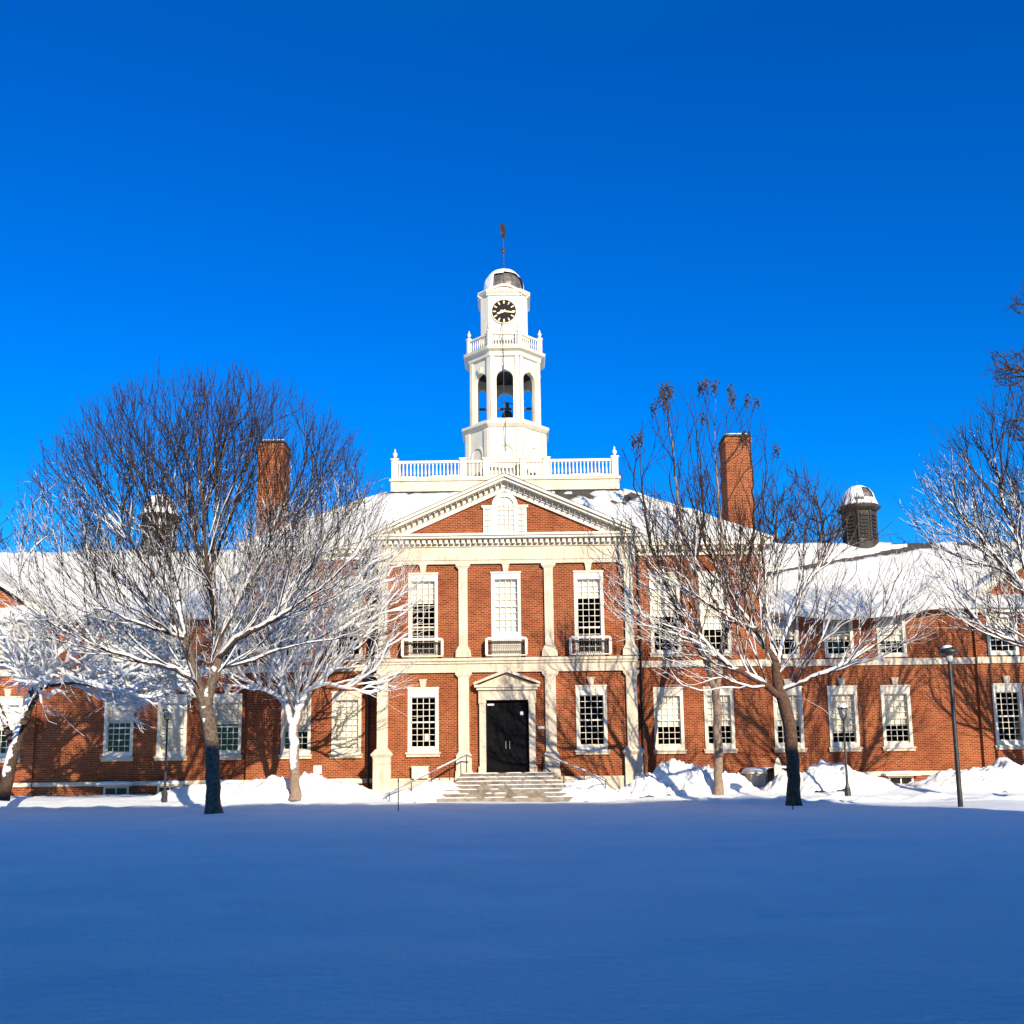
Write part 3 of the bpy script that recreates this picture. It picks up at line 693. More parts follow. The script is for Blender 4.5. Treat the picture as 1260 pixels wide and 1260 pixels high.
for s in (-1, 1):
    cc = XC + s * (WX1 + EX1) / 2; hw = (EX1 - WX1) / 2 + .35; zt = 9.48 + hw * .66
    snow_sheet('roof_snow', WRS[s], (cc - hw, YE - .3, 9.48), (cc - hw, RY - .4, 9.48), (cc, RY - .4, zt), (cc, YE - .3, zt), 24, 24, .16, 40 + s, None, lip=.03)
    snow_sheet('roof_snow', WRS[s], (cc + hw, RY - .4, 9.48), (cc + hw, YE - .3, 9.48), (cc, YE - .3, zt), (cc, RY - .4, zt), 24, 24, .16, 50 + s, None, lip=.03)

# ---- chimneys
for s in (-1, 1):
    m = MB(); x = XC + s * 12.10; hw = .66; z1 = 18.25
    m.box(x - hw, x + hw, 51.2, 52.7, 12.0, z1 - .35); m.box(x - hw - .05, x + hw + .05, 51.15, 52.75, z1 - .35, z1 - .12); m.box(x - hw + .02, x + hw - .02, 51.22, 52.68, z1 - .12, z1)
    ch = B(m, 'chimney', 'brick')
    k = MB(); k.box(x - hw - .04, x + hw + .04, 51.14, 52.74, z1, z1 + .10); k.build('chimney_cap', 'louver', ch, org=ORG)
    q = MB(); q.lathe(x - .08 * s, 51.95, [(1.0, z1 + .09), (.98, z1 + .17), (.8, z1 + .23), (.4, z1 + .25)], 4, math.pi / 4, sx=.82, sy=.98); q.build('chimney_snow', 'snow', ch, org=ORG, smooth=True)

# ---- louvred cupolas on the wings
def cupola(o_):
    x, y, z0 = XC + o_, RY, 12.6
    m = MB(); m.oct(x, y, [(.86, z0), (.86, z0 + .7), (.80, z0 + .72), (.80, z0 + 2.55)]); m.oct(x, y, [(.90, z0 + 2.5), (1.06, z0 + 2.62), (1.10, z0 + 2.74), (1.0, z0 + 2.78)])
    for k in range(8):
        a = math.pi / 8 + k * math.pi / 4; r = .80 / math.cos(math.pi / 8); m.tube((x + r * math.cos(a), y + r * math.sin(a), z0 + .7), (x + r * math.cos(a), y + r * math.sin(a), z0 + 2.55), .07, n=6)
    cu = B(m, 'cupola', 'louver')
    lv = MB()
    for k in range(8):
        a = k * math.pi / 4; ux, uy = math.cos(a), math.sin(a); tx, ty = -uy, ux
        for j in range(7):
            z = z0 + .95 + j * .2
            c0 = [(x + ux * .81 + tx * w_, y + uy * .81 + ty * w_, z + .10) for w_ in (-.24, .24)]; c1 = [(x + ux * .90 + tx * w_, y + uy * .90 + ty * w_, z) for w_ in (-.24, .24)]
            lv.add([c0[0], c0[1], c1[1], c1[0]] + [(p_[0], p_[1], p_[2] + .03) for p_ in (c0[0], c0[1], c1[1], c1[0])], [(0, 1, 2, 3), (7, 6, 5, 4), (2, 3, 7, 6), (0, 1, 5, 4), (1, 2, 6, 5), (3, 0, 4, 7)])
    lv.build('louvres', 'louver', cu, org=ORG)
    d = MB(); pf = [(1.0, z0 + 2.78), (.93, z0 + 2.98), (.86, z0 + 3.15), (.78, z0 + 3.45), (.58, z0 + 3.75), (.3, z0 + 3.92), (.06, z0 + 3.98)]
    d.oct(x, y, pf); d.tube((x, y, z0 + 3.95), (x, y, z0 + 4.3), .03, .01); d.build('dome', 'lead', cu, org=ORG)
    q = MB(); n = 24; pf2 = [(r + .05, z + .05) for r, z in pf]
    for i in range(len(pf2) - 1):
        for k in range(n):
            a0, a1 = 2 * math.pi * k / n, 2 * math.pi * (k + 1) / n; am = (a0 + a1) / 2; t = i / len(pf2)
            front = math.cos(am + math.pi / 2 - .6)
            if fbm(math.cos(am) * 2 + o_, math.sin(am) * 2, t * 3) > .22 and 0 < i < 4 and front > .2: continue
            if i in (2, 3) and -1.5 < am - 2 * math.pi < -.75: continue
            r0, z_0 = pf2[i]; r1, z_1 = pf2[i + 1]
            q.add([(x + r0 * math.cos(a0), y + r0 * math.sin(a0), z_0), (x + r0 * math.cos(a1), y + r0 * math.sin(a1), z_0), (x + r1 * math.cos(a1), y + r1 * math.sin(a1), z_1), (x + r1 * math.cos(a0), y + r1 * math.sin(a0), z_1)], [(0, 1, 2, 3)])
    q.build('dome_snow', 'snow', cu, org=ORG, smooth=True)
cupola(19.55); cupola(-19.15)

# ---- roof deck with balustrade
dk = MB(); dk.box(XC - 6.15, XC + 6.15, 53.5, 60.3, 16.16, 16.72); dk.box(XC - 6.22, XC + 6.22, 53.42, 60.38, 16.72, 16.86)
DK = B(dk, 'roof_deck', 'stone')
def urn(mb, x, y, z, s=1.):
    mb.lathe(x, y, [(.12 * s, z), (.05 * s, z + .08 * s), (.14 * s, z + .24 * s), (.17 * s, z + .36 * s), (.10 * s, z + .48 * s), (.04 * s, z + .55 * s), (.07 * s, z + .62 * s), (.02 * s, z + .74 * s)], 10)
bl = MB(); ps = MB(); BZ = 16.86
for y in (53.72, 60.1):
    ps.box(XC - 5.85, XC + 5.85, y - .09, y + .09, BZ + .90, BZ + 1.04); ps.box(XC - 5.85, XC + 5.85, y - .08, y + .08, BZ + .02, BZ + .14)
    for x in (-5.95, -2.25, 2.25, 5.95, -1.0, 1.0):
        ps.box(XC + x - .17, XC + x + .17, y - .17, y + .17, BZ, BZ + 1.07); ps.box(XC + x - .22, XC + x + .22, y - .22, y + .22, BZ + 1.07, BZ + 1.15)
    n = 58
    for i in range(n):
        x = -5.7 + 11.4 * i / (n - 1)
        if min(abs(x - q) for q in (-2.25, 2.25, -1, 1)) < .2: continue
        if y > 60 and i % 2: continue
        bl.lathe(XC + x, y, [(.055, BZ + .14), (.035, BZ + .2), (.062, BZ + .38), (.035, BZ + .72), (.055, BZ + .90)], 6)
for s in (-1, 1):
    x = XC + s * 5.95
    ps.box(x - .09, x + .09, 53.89, 59.93, BZ + .90, BZ + 1.04); ps.box(x - .08, x + .08, 53.89, 59.93, BZ + .02, BZ + .14)
    for i in range(30): bl.lathe(x, 54.1 + 5.7 * i / 29, [(.055, BZ + .14), (.035, BZ + .2), (.062, BZ + .38), (.035, BZ + .72), (.055, BZ + .90)], 6)
ps.build('balustrade_rail', 'trim', DK, org=ORG); bl.build('balusters', 'trim', DK, org=ORG, smooth=True)
for x in (-5.95, 5.95):
    for y in (53.72, 60.1): u = MB(); urn(u, XC + x, y, BZ + 1.15, .8); u.build('finial', 'trim', DK, org=ORG, smooth=True)
sn = MB()
for i in range(7):
    x = XC + (-5.2, -3.6, -2.7, 2.9, 3.9, 4.8, 5.4)[i]; sn.lathe(x, 53.47, [(1, BZ - .01), (.9, BZ + .07), (.5, BZ + .12 + .03 * (i % 3))], 14, sx=.7, sy=.10)
sn.build('deck_snow', 'snow', DK, org=ORG, smooth=True)

# ---- clock tower
TY = 56.6; tx = XC + .05
b = MB()
b.oct(tx, TY, [(2.34, 16.87), (2.34, 17.3), (2.22, 17.35), (2.22, 19.95), (2.30, 20.0), (2.46, 20.16), (2.46, 20.30), (2.2, 20.36)])
TW = B(b, 'clock_tower', 'trim')
# base stage: corner piers and blind arches
q = MB(); nich = MB()
for k in range(8):
    a = k * math.pi / 4 - math.pi / 2; ux, uy = math.cos(a), math.sin(a); vx, vy = -uy, ux
    def TP(u, o_, z): return (tx + ux * o_ + vx * u, TY + uy * o_ + vy * u, z)
    for s in (-1, 1):
        u0, u1 = s * .60, s * .90
        q.hull8([TP(u0, 2.215, 17.36), TP(u1, 2.215, 17.36), TP(u1, 2.30, 17.36), TP(u0, 2.30, 17.36)], [TP(u0, 2.215, 19.94), TP(u1, 2.215, 19.94), TP(u1, 2.30, 19.94), TP(u0, 2.30, 19.94)])
    # arch ring
    for i in range(10):
        t0, t1 = math.pi * i / 10, math.pi * (i + 1) / 10
        A = [(.40, t0), (.50, t0), (.50, t1), (.40, t1)]
        lo = [TP(r * math.cos(t), 2.215, 18.55 + r * math.sin(t)) for r, t in A]; hi = [TP(r * math.cos(t), 2.28, 18.55 + r * math.sin(t)) for r, t in A]
        q.hull8(lo, hi)
    for s in (-1, 1):
        q.hull8([TP(s * .40, 2.215, 17.36), TP(s * .5, 2.215, 17.36), TP(s * .5, 2.28, 17.36), TP(s * .40, 2.28, 17.36)], [TP(s * .40, 2.215, 18.55), TP(s * .5, 2.215, 18.55), TP(s * .5, 2.28, 18.55), TP(s * .40, 2.28, 18.55)])
q.build('tower_pilasters', 'trim', TW, org=ORG)
# belfry: eight faces with arched openings (walls .22 thick)
bf = MB(); ap = 1.93; hw = ap * math.tan(math.pi / 8); ow = .47; zs, ze, zc = 20.62, 24.3, 22.95
for k in range(8):
    a = k * math.pi / 4 - math.pi / 2; ux, uy = math.cos(a), math.sin(a); vx, vy = -uy, ux
    def TP(u, o_, z): return (tx + ux * o_ + vx * u, TY + uy * o_ + vy * u, z)
    def blk(poly):
        n = len(poly); vs = [TP(u, ap, z) for u, z in poly] + [TP(u * (ap - .22) / ap if abs(u) > ow + .01 else u, ap - .22, z) for u, z in poly]
        bf.add(vs, [tuple(range(n)), tuple(range(2 * n - 1, n - 1, -1))] + [(i, i + n, (i + 1) % n + n, (i + 1) % n) for i in range(n)])
    blk([(-hw, 20.36), (hw, 20.36), (hw, zs), (-hw, zs)])
    blk([(-hw, zs), (-ow, zs), (-ow, zc), (-hw, zc)]); blk([(ow, zs), (hw, zs), (hw, zc), (ow, zc)])
    N = 10
    for s in (-1, 1):
        prev = (s * ow, zc)
        for i in range(1, N + 1):
            t = math.pi / 2 * i / N; cur = (s * ow * math.cos(t), zc + ow * math.sin(t))
            x_o0 = s * hw
            poly = [prev, (x_o0, zc + (ze - zc) * (i - 1) / N), (x_o0, zc + (ze - zc) * i / N), cur] if i < N else [prev, (x_o0, zc + (ze - zc) * (N - 1) / N), (x_o0, ze), (0, ze), (0, zc + ow)]
            if s < 0: poly = poly[::-1]
            blk(poly); prev = cur
    # corner pilasters
    for s in (-1, 1):
        lo = [TP(s * .58, ap - .01, 20.37), TP(s * .76, ap - .01, 20.37), TP(s * .80, ap + .09, 20.37), TP(s * .58, ap + .09, 20.37)]
        hi = [(x, y, 24.2) for x, y, z in lo]; bf.hull8(lo, hi)
    bf.hull8([TP(-.10, ap, zc + ow), TP(.10, ap, zc + ow), TP(.10, ap + .1, zc + ow), TP(-.10, ap + .1, zc + ow)], [TP(-.14, ap, zc + ow + .32), TP(.14, ap, zc + ow + .32), TP(.14, ap + .13, zc + ow + .32), TP(-.14, ap + .13, zc + ow + .32)])
bf.build('belfry', 'trim', TW, org=ORG)
fl_ = MB(); fl_.oct(tx, TY, [(1.70, 20.37), (1.70, 20.5)]); fl_.oct(tx, TY, [(1.70, 23.9), (1.70, 24.2)]); fl_.build('belfry_floor', 'louver', TW, org=ORG)
cn = MB(); cn.oct(tx, TY, [(1.95, 24.2), (2.05, 24.22), (2.08, 24.45), (2.28, 24.55), (2.34, 24.70), (2.2, 24.74), (1.3, 24.76)]); cn.build('belfry_cornice', 'trim', TW, org=ORG)
# upper balustrade
ub = MB(); ubb = MB(); ra = 2.02
for k in range(8):
    a = k * math.pi / 4 - math.pi / 2; ux, uy = math.cos(a), math.sin(a); vx, vy = -uy, ux; hw2 = ra * math.tan(math.pi / 8)
    def TP(u, o_, z): return (tx + ux * o_ + vx * u, TY + uy * o_ + vy * u, z)
    for z0, z1, d in ((25.45, 25.56, .07), (24.74, 24.86, .06)):
        ub.hull8([TP(-hw2, ra - d, z0), TP(hw2, ra - d, z0), TP(hw2, ra + d, z0), TP(-hw2, ra + d, z0)], [TP(-hw2, ra - d, z1), TP(hw2, ra - d, z1), TP(hw2, ra + d, z1), TP(-hw2, ra + d, z1)])
    for i in range(9):
        u = -hw2 + .2 + (2 * hw2 - .4) * i / 8; px, py, _ = TP(u, ra, 0); ubb.lathe(px, py, [(.04, 24.86), (.025, 24.95), (.045, 25.1), (.025, 25.35), (.04, 25.45)], 6)
    c0 = TP(hw2, ra, 0); ub.lathe(c0[0], c0[1], [(.15, 24.74), (.15, 25.58), (.19, 25.60), (.19, 25.68), (.1, 25.7)], 8, math.pi / 8)
    u = MB(); urn(u, c0[0], c0[1], 25.7, .68); u.build('finial', 'trim', TW, org=ORG, smooth=True)
ub.build('tower_balustrade', 'trim', TW, org=ORG); ubb.build('tower_balusters', 'trim', TW, org=ORG, smooth=True)
# clock stage: square with cut corners
ck = MB(); H1, CH = 1.36, .46
def chsq(h, c_): return [(-h + c_, -h), (h - c_, -h), (h, -h + c_), (h, h - c_), (h - c_, h), (-h + c_, h), (-h, h - c_), (-h, -h + c_)]
def stack(mb, lv):
    for i in range(len(lv) - 1):
        (h0, c0, z0), (h1, c1, z1) = lv[i], lv[i + 1]; a_, b_ = chsq(h0, c0), chsq(h1, c1)
        vs = [(tx + x, TY + y, z0) for x, y in a_] + [(tx + x, TY + y, z1) for x, y in b_]
        mb.add(vs, [(k, (k + 1) % 8, (k + 1) % 8 + 8, k + 8) for k in range(8)] + [tuple(range(7, -1, -1)), tuple(range(8, 16))])
stack(ck, [(1.46, .48, 24.77), (1.46, .48, 25.75), (1.38, .46, 25.85), (1.34, .45, 25.9), (1.34, .45, 28.15), (1.42, .46, 28.2), (1.52, .5, 28.34), (1.50, .5, 28.42), (1.2, .4, 28.62)])
for k in range(4):     # curved hoods over the faces
    a = k * math.pi / 2 - math.pi / 2; ux, uy = math.cos(a), math.sin(a); vx, vy = -uy, ux
    def TP(u, o_, z): return (tx + ux * o_ + vx * u, TY + uy * o_ + vy * u, z)
    n = 14
    for i in range(n):
        u0, u1 = -1.0 + 2. * i / n, -1.0 + 2. * (i + 1) / n
        f = lambda u: 28.30 + .42 * math.cos(u * math.pi / 2) ** 1.0
        lo = [TP(u0, 1.10, 28.1), TP(u1, 1.10, 28.1), TP(u1, 1.40, 28.1), TP(u0, 1.40, 28.1)]; hi = [TP(u0, 1.10, f(u0)), TP(u1, 1.10, f(u1)), TP(u1, 1.40, f(u1)), TP(u0, 1.40, f(u0))]
        ck.hull8(lo, hi)
        lo = [TP(u0, 1.10, f(u0) - .10), TP(u1, 1.10, f(u1) - .10), TP(u1, 1.50, f(u1) - .10), TP(u0, 1.50, f(u0) - .10)]; hi = [TP(u0, 1.10, f(u0) + .03), TP(u1, 1.10, f(u1) + .03), TP(u1, 1.50, f(u1) + .03), TP(u0, 1.50, f(u0) + .03)]
        ck.hull8(lo, hi)
ck.build('clock_stage', 'trim', TW, org=ORG)
def disc(mb, r, y0, y1, z, n=40, r_in=0.):
    vs = [(tx + r * math.cos(2 * math.pi * i / n), y0, z + r * math.sin(2 * math.pi * i / n)) for i in range(n)]
    mb.prism([(v[0], v[2]) for v in vs], y0, y1)
ZC = 27.12; yf = TY - 1.34
cf = MB(); disc(cf, .70, yf - .05, yf, ZC); cf.build('clock_face', 'clock', TW, org=ORG)
nm = MB()
def bar(mb, ang_, r0, r1, w0, w1, y0, y1, z=ZC):
    t = math.radians(90 - ang_); c_, s_ = math.cos(t), math.sin(t)
    poly = [(tx + r0 * c_ + w0 * s_, z + r0 * s_ - w0 * c_), (tx + r1 * c_ + w1 * s_, z + r1 * s_ - w1 * c_), (tx + r1 * c_ - w1 * s_, z + r1 * s_ + w1 * c_), (tx + r0 * c_ - w0 * s_, z + r0 * s_ + w0 * c_)]
    mb.prism(poly, y0, y1)
NUM = {0: 3, 1: 1, 2: 2, 3: 3, 4: 2, 5: 2, 6: 3, 7: 3, 8: 3, 9: 2, 10: 2, 11: 2}
for h in range(12):
    k = NUM[h]
    bar(nm, h * 30, .46, .64, .022 + .004 * k, .032 + .005 * k, yf - .06, yf - .05)
n = 40
for i in range(n):
    t0, t1 = 2 * math.pi * i / n, 2 * math.pi * (i + 1) / n
    nm.prism([(tx + r * math.cos(t), ZC + r * math.sin(t)) for r, t in ((.69, t0), (.745, t0), (.745, t1), (.69, t1))], yf - .075, yf - .0)
nm.build('clock_numerals', 'gilt', TW, org=ORG)
hd = MB(); bar(hd, 98, -.20, .60, .055, .035, yf - .085, yf - .075); hd.build('minute_hand', 'gilt', TW, org=ORG)
hd = MB(); bar(hd, 248, -.10, .42, .07, .045, yf - .10, yf - .09); disc(hd, .06, yf - .102, yf - .086, ZC, 12); hd.build('hour_hand', 'gilt', TW, org=ORG)
# dome, its snow and the vane
dm = MB(); pf = [(1.10, 28.5), (1.10, 28.8), (1.08, 29.12), (1.0, 29.47), (.82, 29.79), (.55, 30.0), (.2, 30.11), (.1, 30.13)]
dm.lathe(tx, TY, pf, 24, math.pi / 24)
for k in range(12):
    a = 2 * math.pi * k / 12
    for i in range(1, 6): dm.tube((tx + pf[i][0] * math.cos(a), TY + pf[i][0] * math.sin(a), pf[i][1]), (tx + pf[i + 1][0] * math.cos(a), TY + pf[i + 1][0] * math.sin(a), pf[i + 1][1]), .035, n=5)
dm.build('dome', 'lead', TW, org=ORG)
ds = MB(); n = 48; m_ = 20
def prof(t):
    z = 28.5 + 1.65 * math.sin(t * math.pi / 2); r = 1.10 * max(.0, 1 - ((z - 28.5) / 1.66) ** 3.2) ** .5; return r, z
for j in range(m_):
    for k in range(n):
        a0, a1 = 2 * math.pi * k / n, 2 * math.pi * (k + 1) / n; am = math.degrees((a0 + a1) / 2) % 360     # 270 = towards the viewer
        t0, t1 = j / m_, (j + 1) / m_; zt = prof((t0 + t1) / 2)[1]
        wob = 8 * fbm(math.cos(math.radians(am)) * 3, math.sin(math.radians(am)) * 3, 5)
        if 248 + wob < am < 345 + wob and zt < 29.55 + .10 * math.sin(math.radians((am - 248) * 1.9)): continue
        vs = []
        for t, a in ((t0, a0), (t0, a1), (t1, a1), (t1, a0)):
            r, z = prof(t); hh = .10 + .04 * fbm(a * 2, z * 2, 3) * (0 if k in (0, n - 1) else 1); vs.append((tx + (r + hh) * math.cos(a), TY + (r + hh) * math.sin(a), z + .07))
        ds.add(vs, [(0, 1, 2, 3)])
DSN = ds.build('dome_snow', 'snow', TW, org=ORG, smooth=True)
va = MB(); va.lathe(tx, TY, [(.14, 30.07), (.08, 30.27), (.04, 30.52), (.03, 31.56), (.025, 32.44)], 8)
va.lathe(tx, TY, [(.02, 31.30), (.10, 31.40), (.12, 31.52), (.10, 31.65), (.02, 31.74)], 10)
VN = va.build('weathervane', 'copper', TW, org=ORG)
# bird seen nearly end on: plump body, tail raised, head
bd = MB()
ca_, sa_ = math.cos(math.radians(70)), math.sin(math.radians(70))
def bp(u, z, th=.05): return (tx + u * ca_, TY + u * sa_, z)
out = [(u * .55, z) for u, z in [(-.32, 32.49), (-.10, 32.32), (.15, 32.34), (.34, 32.54), (.42, 32.89), (.40, 33.26), (.28, 33.24), (.22, 32.99), (.05, 32.76), (-.15, 32.84), (-.22, 33.16), (-.36, 33.20), (-.48, 33.06), (-.40, 32.94), (-.38, 32.69)]]
nv = len(out); th_ = .09
vs = [(tx + u * ca_ - sa_ * th_, TY + u * sa_ + ca_ * th_, z) for u, z in out] + [(tx + u * ca_ + sa_ * th_, TY + u * sa_ - ca_ * th_, z) for u, z in out]
bd.add(vs, [tuple(range(nv)), tuple(range(2 * nv - 1, nv - 1, -1))] + [(i, i + nv, (i + 1) % nv + nv, (i + 1) % nv) for i in range(nv)])
bd.tube((tx, TY, 32.34), (tx, TY, 32.49), .03)
bo = bd.build('vane_bird', 'copper', TW, org=ORG)
# lightning cable down the tower front
cb = MB(); pts = [(tx - .12, yf - .03, 26.5), (tx - .10, TY - 2.40, 24.8), (tx - .06, TY - 2.1, 24.3), (tx - .06, TY - 2.1, 20.6), (tx, TY - 2.5, 20.3), (tx + .02, TY - 2.35, 18.6)]
for p0, p1 in zip(pts, pts[1:]): cb.tube(p0, p1, .022, n=5)
cb.build('lightning_cable', 'copper', TW, org=ORG)
# bell
be = MB(); bx = tx + .12
be.lathe(bx, TY, [(.58, 20.72), (.60, 20.78), (.44, 20.98), (.34, 21.25), (.30, 21.5), (.18, 21.66), (.05, 21.72)], 20)
BE = be.build('bell', 'iron', TW, org=ORG, smooth=True)
yo = MB(); yo.box(tx - 1.5, tx + 1.5, TY - .06, TY + .06, 21.74, 21.86); yo.box(bx - .1, bx + .1, TY - .08, TY + .08, 21.86, 22.15)
for s in (-1, 1): yo.box(tx + s * .62 - .05, tx + s * .62 + .05, TY - .05, TY + .05, 20.5, 21.74)
for i in range(16):
    t0, t1 = math.pi * i / 16, math.pi * (i + 1) / 16; yo.tube((tx + .75 * math.cos(t0), TY - .25, 21.5 + .62 * math.sin(t0)), (tx + .75 * math.cos(t1), TY - .25, 21.5 + .62 * math.sin(t1)), .025, n=5)
yo.build('bell_frame', 'iron', TW, org=ORG)

# ================================================================== steps, rails, snow banks
SC = XC
ST = empty('stone_steps', (SC, 46, 0), 'flared stone steps with patches of snow leading up to the dark front door', 'steps')
def lump(name, mat, parent, org, x0, x1, y0, y1, z0, z1, seed):
    m = MB(); m.box(x0, x1, y0, y1, z0, z1); return m.build(name, mat, parent, org=org)
for i in range(7):
    z1 = 1.19 - i * .17; y1 = 46.75 - i * .30; hw_ = 2.1 + .16 * i
    m = MB(); m.box(SC - hw_, SC + hw_, y1 - .30 - (0.02), 47.0 if i == 0 else y1 + .0, max(-.1, z1 - .17), z1)
    m.build('step', 'steps', ST, org=(SC, 46, 0))
m = MB(); m.box(SC - 2.1, SC + 2.1, 46.99, 47.84, .2, 1.195); m.build('landing', 'steps', ST, org=(SC, 46, 0))
# thin patches of snow on the treads
sp_ = MB(); random.seed(3)
for i in range(7):
    z1 = 1.19 - i * .17; y1 = 46.75 - i * .30; hw_ = 2.1 + .16 * i
    for k in range(16):
        x = SC + random.uniform(-hw_ + .3, hw_ - .3) if k > 8 else SC + random.choice((-1, 1)) * random.uniform(hw_ - 1.1, hw_ - .3)
        rx = random.uniform(.15, .5)
        sp_.lathe(x, y1 - .17, [(1, z1 + .001), (.9, z1 + .025), (.5, z1 + .04)], 9, random.random(), sx=rx, sy=random.uniform(.05, .13))
sp_.build('step_snow', 'snow', ST, org=(SC, 46, 0), smooth=True)

def bank(name, label, cx, cy, rx, ry, h, seed, rough=.25, chunk=0., shape=None, n=96, group=None):
    m = MB(); vs = []; zb = -.25
    for j in range(n + 1):
        for i in range(n + 1):
            u, v = 2 * i / n - 1, 2 * j / n - 1; x, y = cx + u * rx, cy + v * ry
            r = math.sqrt(u * u + v * v) + .12 * fbm(x * .8, y * .8, seed + 2)
            k = max(0, 1 - r ** 2.0); k = k ** .85
            f = shape(u, v) if shape else 1.
            z = h * k * f * (1 + rough * 1.4 * fbm(x * .9, y * .9, seed)) + k ** .5 * rough * h * f * (.40 * fbm(x * 2.6, y * 2.6, seed + 5) + .30 * abs(fbm(x * 5.5, y * 5.5, seed + 8))) + (-.12 if k <= 0 else 0)
            if chunk and k > .05:
                ce = mnoise.cell(Vector((x * 1.9 + .3 * fbm(x, y), y * 1.9, seed))); z += chunk * .35 * (ce) * k ** .4 * .5 + .05 * k ** .5 * fbm(x * 7, y * 7, seed + 9)
            vs.append((x, y, ground_z(x, y) + z - .01))
    m.v = vs; m.f = [(j * (n + 1) + i, j * (n + 1) + i + 1, (j + 1) * (n + 1) + i + 1, (j + 1) * (n + 1) + i) for j in range(n) for i in range(n)]
    o = m.build(name, 'snow', None, org=(cx, cy, 0), smooth=True); o.location = (cx, cy, 0)
    return tag(o, label, 'snow bank', group or 'banks of shovelled snow along the building')
bank('snow_bank', 'rounded snow bank around the foot of the pale trunk left of the entrance', -9.6, 46.0, 3.6, 1.9, .72, 11, .45)
bank('snow_bank', 'smooth snow slope filling the left side of the entrance steps under the handrail', SC - 3.6, 46.2, 2.4, 1.7, 1.0, 12, .12, shape=lambda u, v: .45 + .65 * smooth(-1, 1, u))
bank('snow_bank', 'lumpy snow bank under the right handrail of the entrance steps', SC + 3.55, 46.0, 1.9, 1.6, 1.05, 13, .35, chunk=.18, shape=lambda u, v: .55 + .5 * smooth(-1, 1, -u))
bank('snow_bank', 'small rough snow heap at the foot of the right corner column', 5.5, 45.8, 1.3, 1.2, .75, 14, .5, chunk=.3)
bank('snow_bank', 'tall chunky snow heap with cut blue-shaded faces right of the corner column', 7.7, 46.4, 3.1, 1.8, .85, 15, .55, chunk=.2)
bank('snow_bank', 'large snow heap right behind the trunk of the curved right tree', 14.0, 46.1, 3.0, 1.6, .85, 16, .42, chunk=.12, shape=lambda u, v: 1.05 - .35 * smooth(-.3, 1, u))
bank('snow_bank', 'biggest smooth snow heap at the right edge of the picture', 22.4, 46.0, 4.9, 2.0, .85, 17, .34, chunk=.12)
bank('snow_bank', 'low snow ridge between the left lamp post and the dark-based big tree', -13.6, 46.3, 2.6, 1.5, .55, 18, .2)

def rail(name, label, pts, posts, z_top):
    o = empty(name, Vector(pts[0]), label, 'handrail', 'handrails of the entrance steps'); og = Vector(pts[0])
    m = MB()
    for a_, b_ in zip(pts, pts[1:]): m.tube(a_, b_, .035, n=8)
    m.build('rail', 'steel', o, org=og)
    for p_ in posts:
        k = MB(); k.tube(p_, (p_[0], p_[1], p_[2] - 1.15), .022, n=6); k.build('post', 'iron', o, org=og)
    s_ = MB()
    for a_, b_ in zip(pts[1:], pts[2:] + [pts[-1]]):
        A_, B_ = Vector(a_), Vector(b_)
        if (B_ - A_).length < .1: continue
        nn = 8
        for i in range(1, nn - 1):
            if name and (i % 5 == 4): continue
            p0 = A_.lerp(B_, i / nn) + Vector((0, 0, .035)); p1 = A_.lerp(B_, (i + 1) / nn) + Vector((0, 0, .035)); s_.tube(p0, p1, .03, n=6)
    if s_.v: s_.build('rail_snow', 'snow', o, org=og, smooth=True)
    return o
Lp = [tuple(at(581, 932, 47.2)), tuple(at(574, 929, 47.0)), tuple(at(500, 965, 45.2)), tuple(at(476, 977, 44.6))]
Rp = [tuple(at(663, 932, 47.2)), tuple(at(670, 929, 47.0)), tuple(at(728, 952, 45.8)), tuple(at(746, 962, 45.2))]
def interp(P, t):
    P = [Vector(p_) for p_ in P[1:]]; L = [(b_ - a_).length for a_, b_ in zip(P, P[1:])]; d = t * sum(L)
    for a_, b_, l in zip(P, P[1:], L):
        if d <= l: return tuple(a_.lerp(b_, d / l))
        d -= l
    return tuple(P[-1])
rail('handrail', 'sloping metal handrail on the left of the entrance steps, longer one', Lp, [interp(Lp, t) for t in (0, .22, .45, .7, .97)], 0)
rail('handrail', 'sloping metal handrail on the right of the entrance steps, shorter one', Rp, [interp(Rp, t) for t in (0, .3, .62, .98)], 0)

# marker stakes
def stake(px, py, Y, h, label):
    p_ = at(px, py, Y); z = ground_z(p_.x, Y); m = MB(); m.tube((0, 0, -.2), (0, 0, h), .02, .017, n=6); m.tube((0, 0, h - .14), (0, 0, h - .06), .026, n=6)
    o = m.build('snow_stake', 'iron', None); o.location = (p_.x, Y, z); return tag(o, label, 'marker stake', 'snow marker stakes')
stake(490, 998, 36.5, 1.15, 'thin dark marker stake standing in the shaded snow left of the steps')
stake(976, 1002, 34.5, .42, 'short thin marker stake just in front of the curved right tree')

